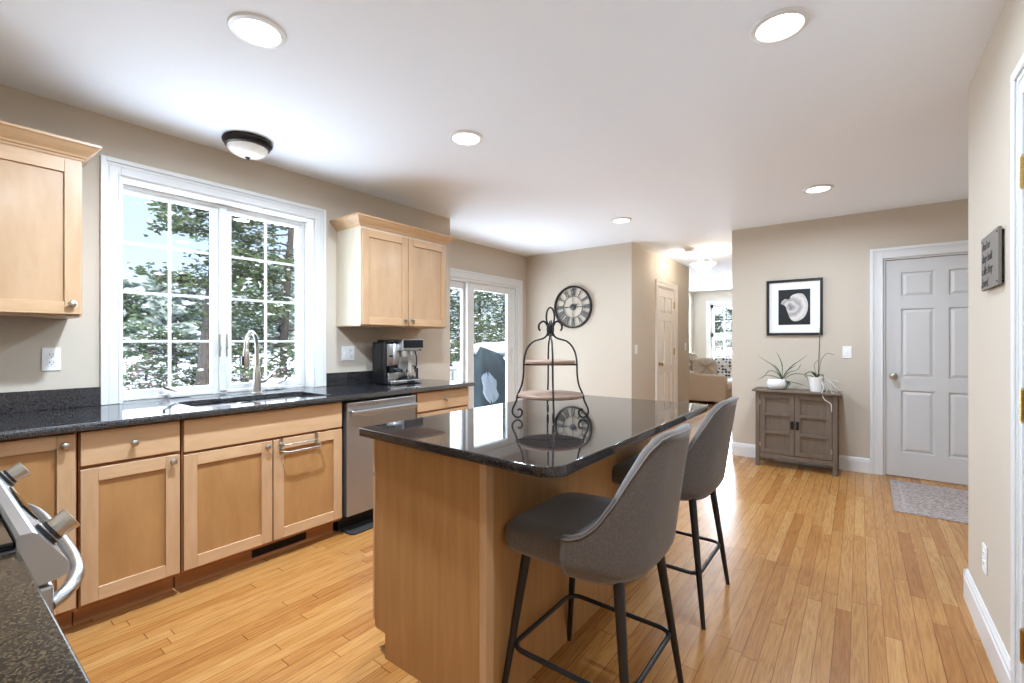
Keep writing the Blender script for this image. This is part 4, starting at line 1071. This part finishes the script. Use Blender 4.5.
for i in range(15):
    y = SYN+.20+i*.035; rows.append([(SX0-.012, y, .45+.02*math.sin(i)), (SX0-.014, y, .7), (SX0-.01, y, .83), (SX0+.03, y, .865+.012*math.sin(i*1.7)), (SX0+.17, y, .87+.012*math.sin(i*2.1)), (SX0+.215, y, .84), (SX0+.24, y, .72+.01*math.sin(i)), (SX0+.25, y, .56)])
grid(bm, rows); bmesh.ops.solidify(bm, geom=bm.faces[:], thickness=-.012)
obj('throw_blanket', bm, sofal, label='white knitted throw draped over the back of the living room sofa', cat='blanket', smooth='full')
pillow('throw_pillow', (SX0+.16, SYN+.26, .80), .23, .08, .21, (0,0,PI/2-.5), pilm, 'beige throw pillow at the left of the sofa, against its back')
pillow('throw_pillow', (SX0+.46, SYN+.30, .72), .25, .08, .20, (-.25,0,PI/2-.9), pilm, 'beige ruffled throw pillow leaning forward in the middle of the sofa arm end')
pillow('throw_pillow', (SX0+.72, SYN+.62, .70), .25, .08, .23, (-.2,0,.35), dots, 'white throw pillow with dark spots beside the beige one on the sofa')
# framed picture on living left wall
t = thing('framed_picture', 'small pale framed picture on the left living room wall, barely visible past the hallway', 'picture', (-3.29, 10.9, 1.5))
M = MX(-3.3); bm = B(); 
for (a,b,c,d_) in ((10.7,10.73,1.45,2.0),(11.27,11.3,1.45,2.0),(10.73,11.27,1.45,1.48),(10.73,11.27,1.97,2.0)): mbx(bm, M, a, b, c, d_, .001, .025)
obj('frame', bm, white, t); bm = B(); mbx(bm, M, 10.73, 11.27, 1.48, 1.97, .001, .012); obj('print', bm, paper, t)

# ================================================================== OUTSIDE
GZ = -.9
bm = B(); rows = []
for i in range(41):
    ro = []
    for j in range(41):
        x = -4.1-(i/40)**1.7*110; y = -60+j*4; h = GZ + min(max(0, (-x-9))*.05, 1.5) + .06*math.sin(x*.9+j*.3)*math.sin(y*.35)
        ro.append((x, y, h))
    rows.append(ro)
grid(bm, rows); struct('snowy_ground', bm, snow, smooth='full')
bm = B(); rows = [[(x, y, GZ-.05) for y in (12.2, 40, 90)] for x in (-4.1, 10, 60)]; grid(bm, rows); struct('snowy_garden', bm, snow)
bm = B(); bx(bm, -7.2, -4.02, 2.6, 9.6, -.22, -.12); struct('deck', bm, snow)

def foliage_mesh(pts, size, rnd, flat=.4):
    """many small needle tufts, each a pair of slim crossed quads"""
    V = []; F = []
    for (p, s) in pts:
        for _ in range(2):
            d = Vector((rnd.uniform(-1,1), rnd.uniform(-1,1), rnd.uniform(-flat,flat))).normalized()*size*s
            n = Vector((rnd.uniform(-1,1), rnd.uniform(-1,1), rnd.uniform(-1,1))).normalized(); e_ = d.cross(n).normalized()*size*s*.38
            i = len(V); V += [p-d-e_*.3, p-d*.2+e_, p+d, p-d*.1-e_]; F.append((i,i+1,i+2,i+3))
    return V, F
def raw(name, V, F, m, parent, off):
    me = bpy.data.meshes.new(name); me.from_pydata([tuple(Vector(v)-off) for v in V], [], F); me.materials.append(m); me.update()
    o = bpy.data.objects.new(name, me); COL.objects.link(o); o.parent = parent; return o
def tree(name, label, x, y, h, r, lean=(0,0), nb=40, tuft=.13, per=26, first=.2, spread=1.6, m=needle, snowy=.25, zb=GZ, group=None, seed=1, droop=-.1, cat='tree', fine=3.4):
    tuft = tuft*.34 if fine > 1 else tuft
    rnd = random.Random(seed); t = thing(name, label, cat, (x, y, zb-.05), group)
    def C(k): return Vector((x+lean[0]*k+.12*math.sin(k*5+seed), y+lean[1]*k+.1*math.sin(k*4+seed*2), zb-.05+h*k))
    bm = B(); tube(bm, [C(k/12) for k in range(13)], [r*(1-.8*k/12) for k in range(13)], 10)
    br = []; pts = []; sn = []
    for i in range(nb):
        k = first+(1-first)*(i+.5)/nb; c = C(k); a = rnd.uniform(0, 2*PI); ln = spread*(1-.65*k)*rnd.uniform(.6,1.15)+.25
        dv = Vector((math.cos(a), math.sin(a), rnd.uniform(droop-.1, droop+.35))); q = [c+dv*ln*s+Vector((0,0,-.22*ln*s*s*rnd.uniform(.3,1.3))) for s in (0,.3,.65,1)]
        tube(bm, q, [r*.28*(1-k*.5), r*.18, r*.10, r*.04], 5)
        for s_ in range(int(per*fine)):
            u = rnd.uniform(.28,1.05); b_ = q[1].lerp(q[3], (u-.28)/.75) if u > .3 else q[1]
            p = b_+Vector((rnd.gauss(0,.11), rnd.gauss(0,.11), rnd.gauss(.02,.055)))*ln*.95
            (sn if rnd.random() < snowy*.5 else pts).append((p, rnd.uniform(.6,1.3)))
    obj('trunk', bm, bark, t, smooth=True)
    V, F = foliage_mesh(pts, tuft, rnd); raw('foliage', V, F, m, t, Vector((x,y,zb-.05)))
    if sn:
        V, F = foliage_mesh([(p+Vector((0,0,.03)), s*1.05) for p, s in sn], tuft, rnd, .15); raw('snow_cover', V, F, snow, t, Vector((x,y,zb-.05)))
    return t
def ray(u, dist):
    a = (u-512)/460; D = Vector((-math.sin(TH)+a*math.cos(TH), math.cos(TH)+a*math.sin(TH))); D.normalize(); return D.x*dist, D.y*dist
def at(u, x):       # point on the ground seen at column u on the plane x
    a = (u-512)/460; D = Vector((-math.sin(TH)+a*math.cos(TH), math.cos(TH)+a*math.sin(TH))); return x, D.y*x/D.x
x, y = at(196, -8.5); tree('pine_tree', 'tall pine with a leaning trunk seen through the right of the left window sash', x, y, 8.5, .15, (.35,.45), 54, .15, 50, .34, 1.35, needle, .18, seed=3)
x, y = at(288, -9.0); tree('pine_tree', 'dense pine filling the right window sash', x, y, 8.5, .09, (-.2,.2), 64, .15, 50, .16, 1.9, needle, .3, seed=5)
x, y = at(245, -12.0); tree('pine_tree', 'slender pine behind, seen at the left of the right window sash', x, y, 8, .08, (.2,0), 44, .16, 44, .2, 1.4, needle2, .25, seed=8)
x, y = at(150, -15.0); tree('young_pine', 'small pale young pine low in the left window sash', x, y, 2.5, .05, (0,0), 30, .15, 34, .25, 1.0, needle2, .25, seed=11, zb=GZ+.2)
x, y = at(170, -12.0); tree('young_pine', 'small bushy young pine left of the leaning trunk', x, y, 2.4, .05, (0,0), 26, .14, 34, .25, .95, needle, .25, seed=12, zb=GZ+.05)
x, y = at(446, -8.6); tree('pine_tree', 'snowy pine seen through the left pane of the patio door', x, y, 7.0, .10, (.2,-.2), 80, .16, 60, .05, 2.3, needle, .35, seed=15)
x, y = at(518, -9.6); tree('pine_tree', 'snow-laden pine seen through the right pane of the patio door', x, y, 7.5, .10, (0,.2), 80, .17, 60, .05, 2.6, needle, .5, seed=17)
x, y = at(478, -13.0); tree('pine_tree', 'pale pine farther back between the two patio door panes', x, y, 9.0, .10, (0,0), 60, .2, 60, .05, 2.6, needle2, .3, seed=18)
for i, (u, X, hh) in enumerate(((126,-11.5,1.7),(141,-13.0,1.9),(158,-9.5,1.5),(204,-10.5,1.9),(236,-8.0,1.5),(268,-8.5,1.6),(300,-7.5,1.5))):
    x, y = at(u, X); tree('winter_shrub', 'bare rusty-twigged sapling in the snow, ' + ('far left of the window view','second from the left in the window view','between the young pines and the leaning trunk','just right of the leaning trunk','low at the left of the right sash','low in the middle of the right sash','low at the right edge of the right sash')[i], x, y, hh+.1, .018, (.05,0), 24, .045, 9, .15, .6, rust, .8, seed=30+i, droop=.3, cat='shrub', fine=1)
for i in range(15):
    u = (60,110,128,146,160,178,196,216,236,258,280,300,440,478,515)[i]; X = -34-(i*7%5)*2.5
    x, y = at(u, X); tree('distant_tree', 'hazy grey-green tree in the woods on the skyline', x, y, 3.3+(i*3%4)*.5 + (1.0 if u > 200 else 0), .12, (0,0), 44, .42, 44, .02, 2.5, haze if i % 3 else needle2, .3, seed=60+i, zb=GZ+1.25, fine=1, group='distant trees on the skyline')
for i, (px_, py_) in enumerate(((-3.4,17.5),(-5.4,19.5))):
    tree('garden_tree', ('green tree outside the living room window, at its left', 'paler tree farther out beyond the living room window')[i], px_, py_, 5.6-i, .12, (0,0), 50, .18, 46, .05, 1.6, needle if i == 0 else needle2, .3, seed=90+i)
# railing
t = thing('deck_railing', 'white deck railing seen through the left pane of the patio door', 'railing', (-6.2, 5.0, -.12))
bm = B(); bx(bm, -6.24, -6.14, 2.7, 6.45, .72, .76, .01); bx(bm, -6.22, -6.17, 2.7, 6.4, -.02, .03); obj('rail', bm, white, t)
bm = B()
for k in range(32): bx(bm, -6.21, -6.175, 2.78+k*.115, 2.815+k*.115, .03, .72)
o = obj('balusters', bm, white, t)
bm = B(); bx(bm, -6.26, -6.12, 6.36, 6.5, -.12, .86, .01); obj('post', bm, white, t)
# covered furniture: draped tarp with ridge
t = thing('tarp_cover', 'dark teal tarp draped over patio furniture with snow on top, outside the glass door', 'tarp', (-5.3, 6.7, -.12))
def tarp_pt(a, f_, off=0):
    sn_ = math.sin(a); k2 = abs(sn_)**.7*(1 if sn_ > 0 else -1)
    tx, ty, tz = -5.45+.04*math.cos(a), 6.55+.30*k2, 1.16-.16*(k2+1)/2
    fold = 1+.05*math.sin(a*7+.5)*f_+.035*math.sin(a*13+1)*f_
    bx2, by2 = -5.45+(.85+off)*math.cos(a)*fold, 6.75+(1.25+off)*sn_*fold
    g_ = f_**1.0; zz = tz+(-.10-tz)*(f_**1.05)-.10*math.sin(PI*f_)*(1+.5*math.sin(a*7))
    return (tx+(bx2-tx)*g_, ty+(by2-ty)*g_, zz+off*.8)
NA = 96; bm = B()
grid(bm, [[tarp_pt(2*PI*k/NA, j/14) for k in range(NA)] for j in range(15)], True, 0, False); bm.verts.ensure_lookup_table(); bm.faces.new([bm.verts[k] for k in range(NA)])
obj('cover', bm, tarp, t, smooth=True)
bm = B(); rows = []
for j in range(9):
    u = j/8; w0 = .52*math.sin(PI*(.12+.83*u))*(1+.25*math.sin(u*9)); rows.append([tarp_pt(-.72-w0/2+w0*k/10, .30+.36*u+.03*math.sin(k*1.3), .012+.03*math.sin(PI*k/10)*math.sin(PI*u)) for k in range(11)])
grid(bm, rows); bmesh.ops.solidify(bm, geom=bm.faces[:], thickness=.01)
obj('snow_patch', bm, snow, t, smooth='full')
t = thing('patio_table', 'round patio table buried under a thick cap of snow behind the tarp', 'table', (-6.4, 8.2, -.12))
bm = B(); lathe(bm, (-6.4,8.2,.98), [(.001,0),(.9,0),(.95,.05),(.9,.16),(.6,.24),(.001,.27)], 32); obj('snow_cap', bm, snow, t, smooth=True)
for a_ in (-.5, .5):
    for b_ in (-.5, .5): bm = B(); tube(bm, [(-6.4+a_,8.2+b_,-.12),(-6.4+a_,8.2+b_,.99)], .025, 8); obj('leg', bm, iron, t)
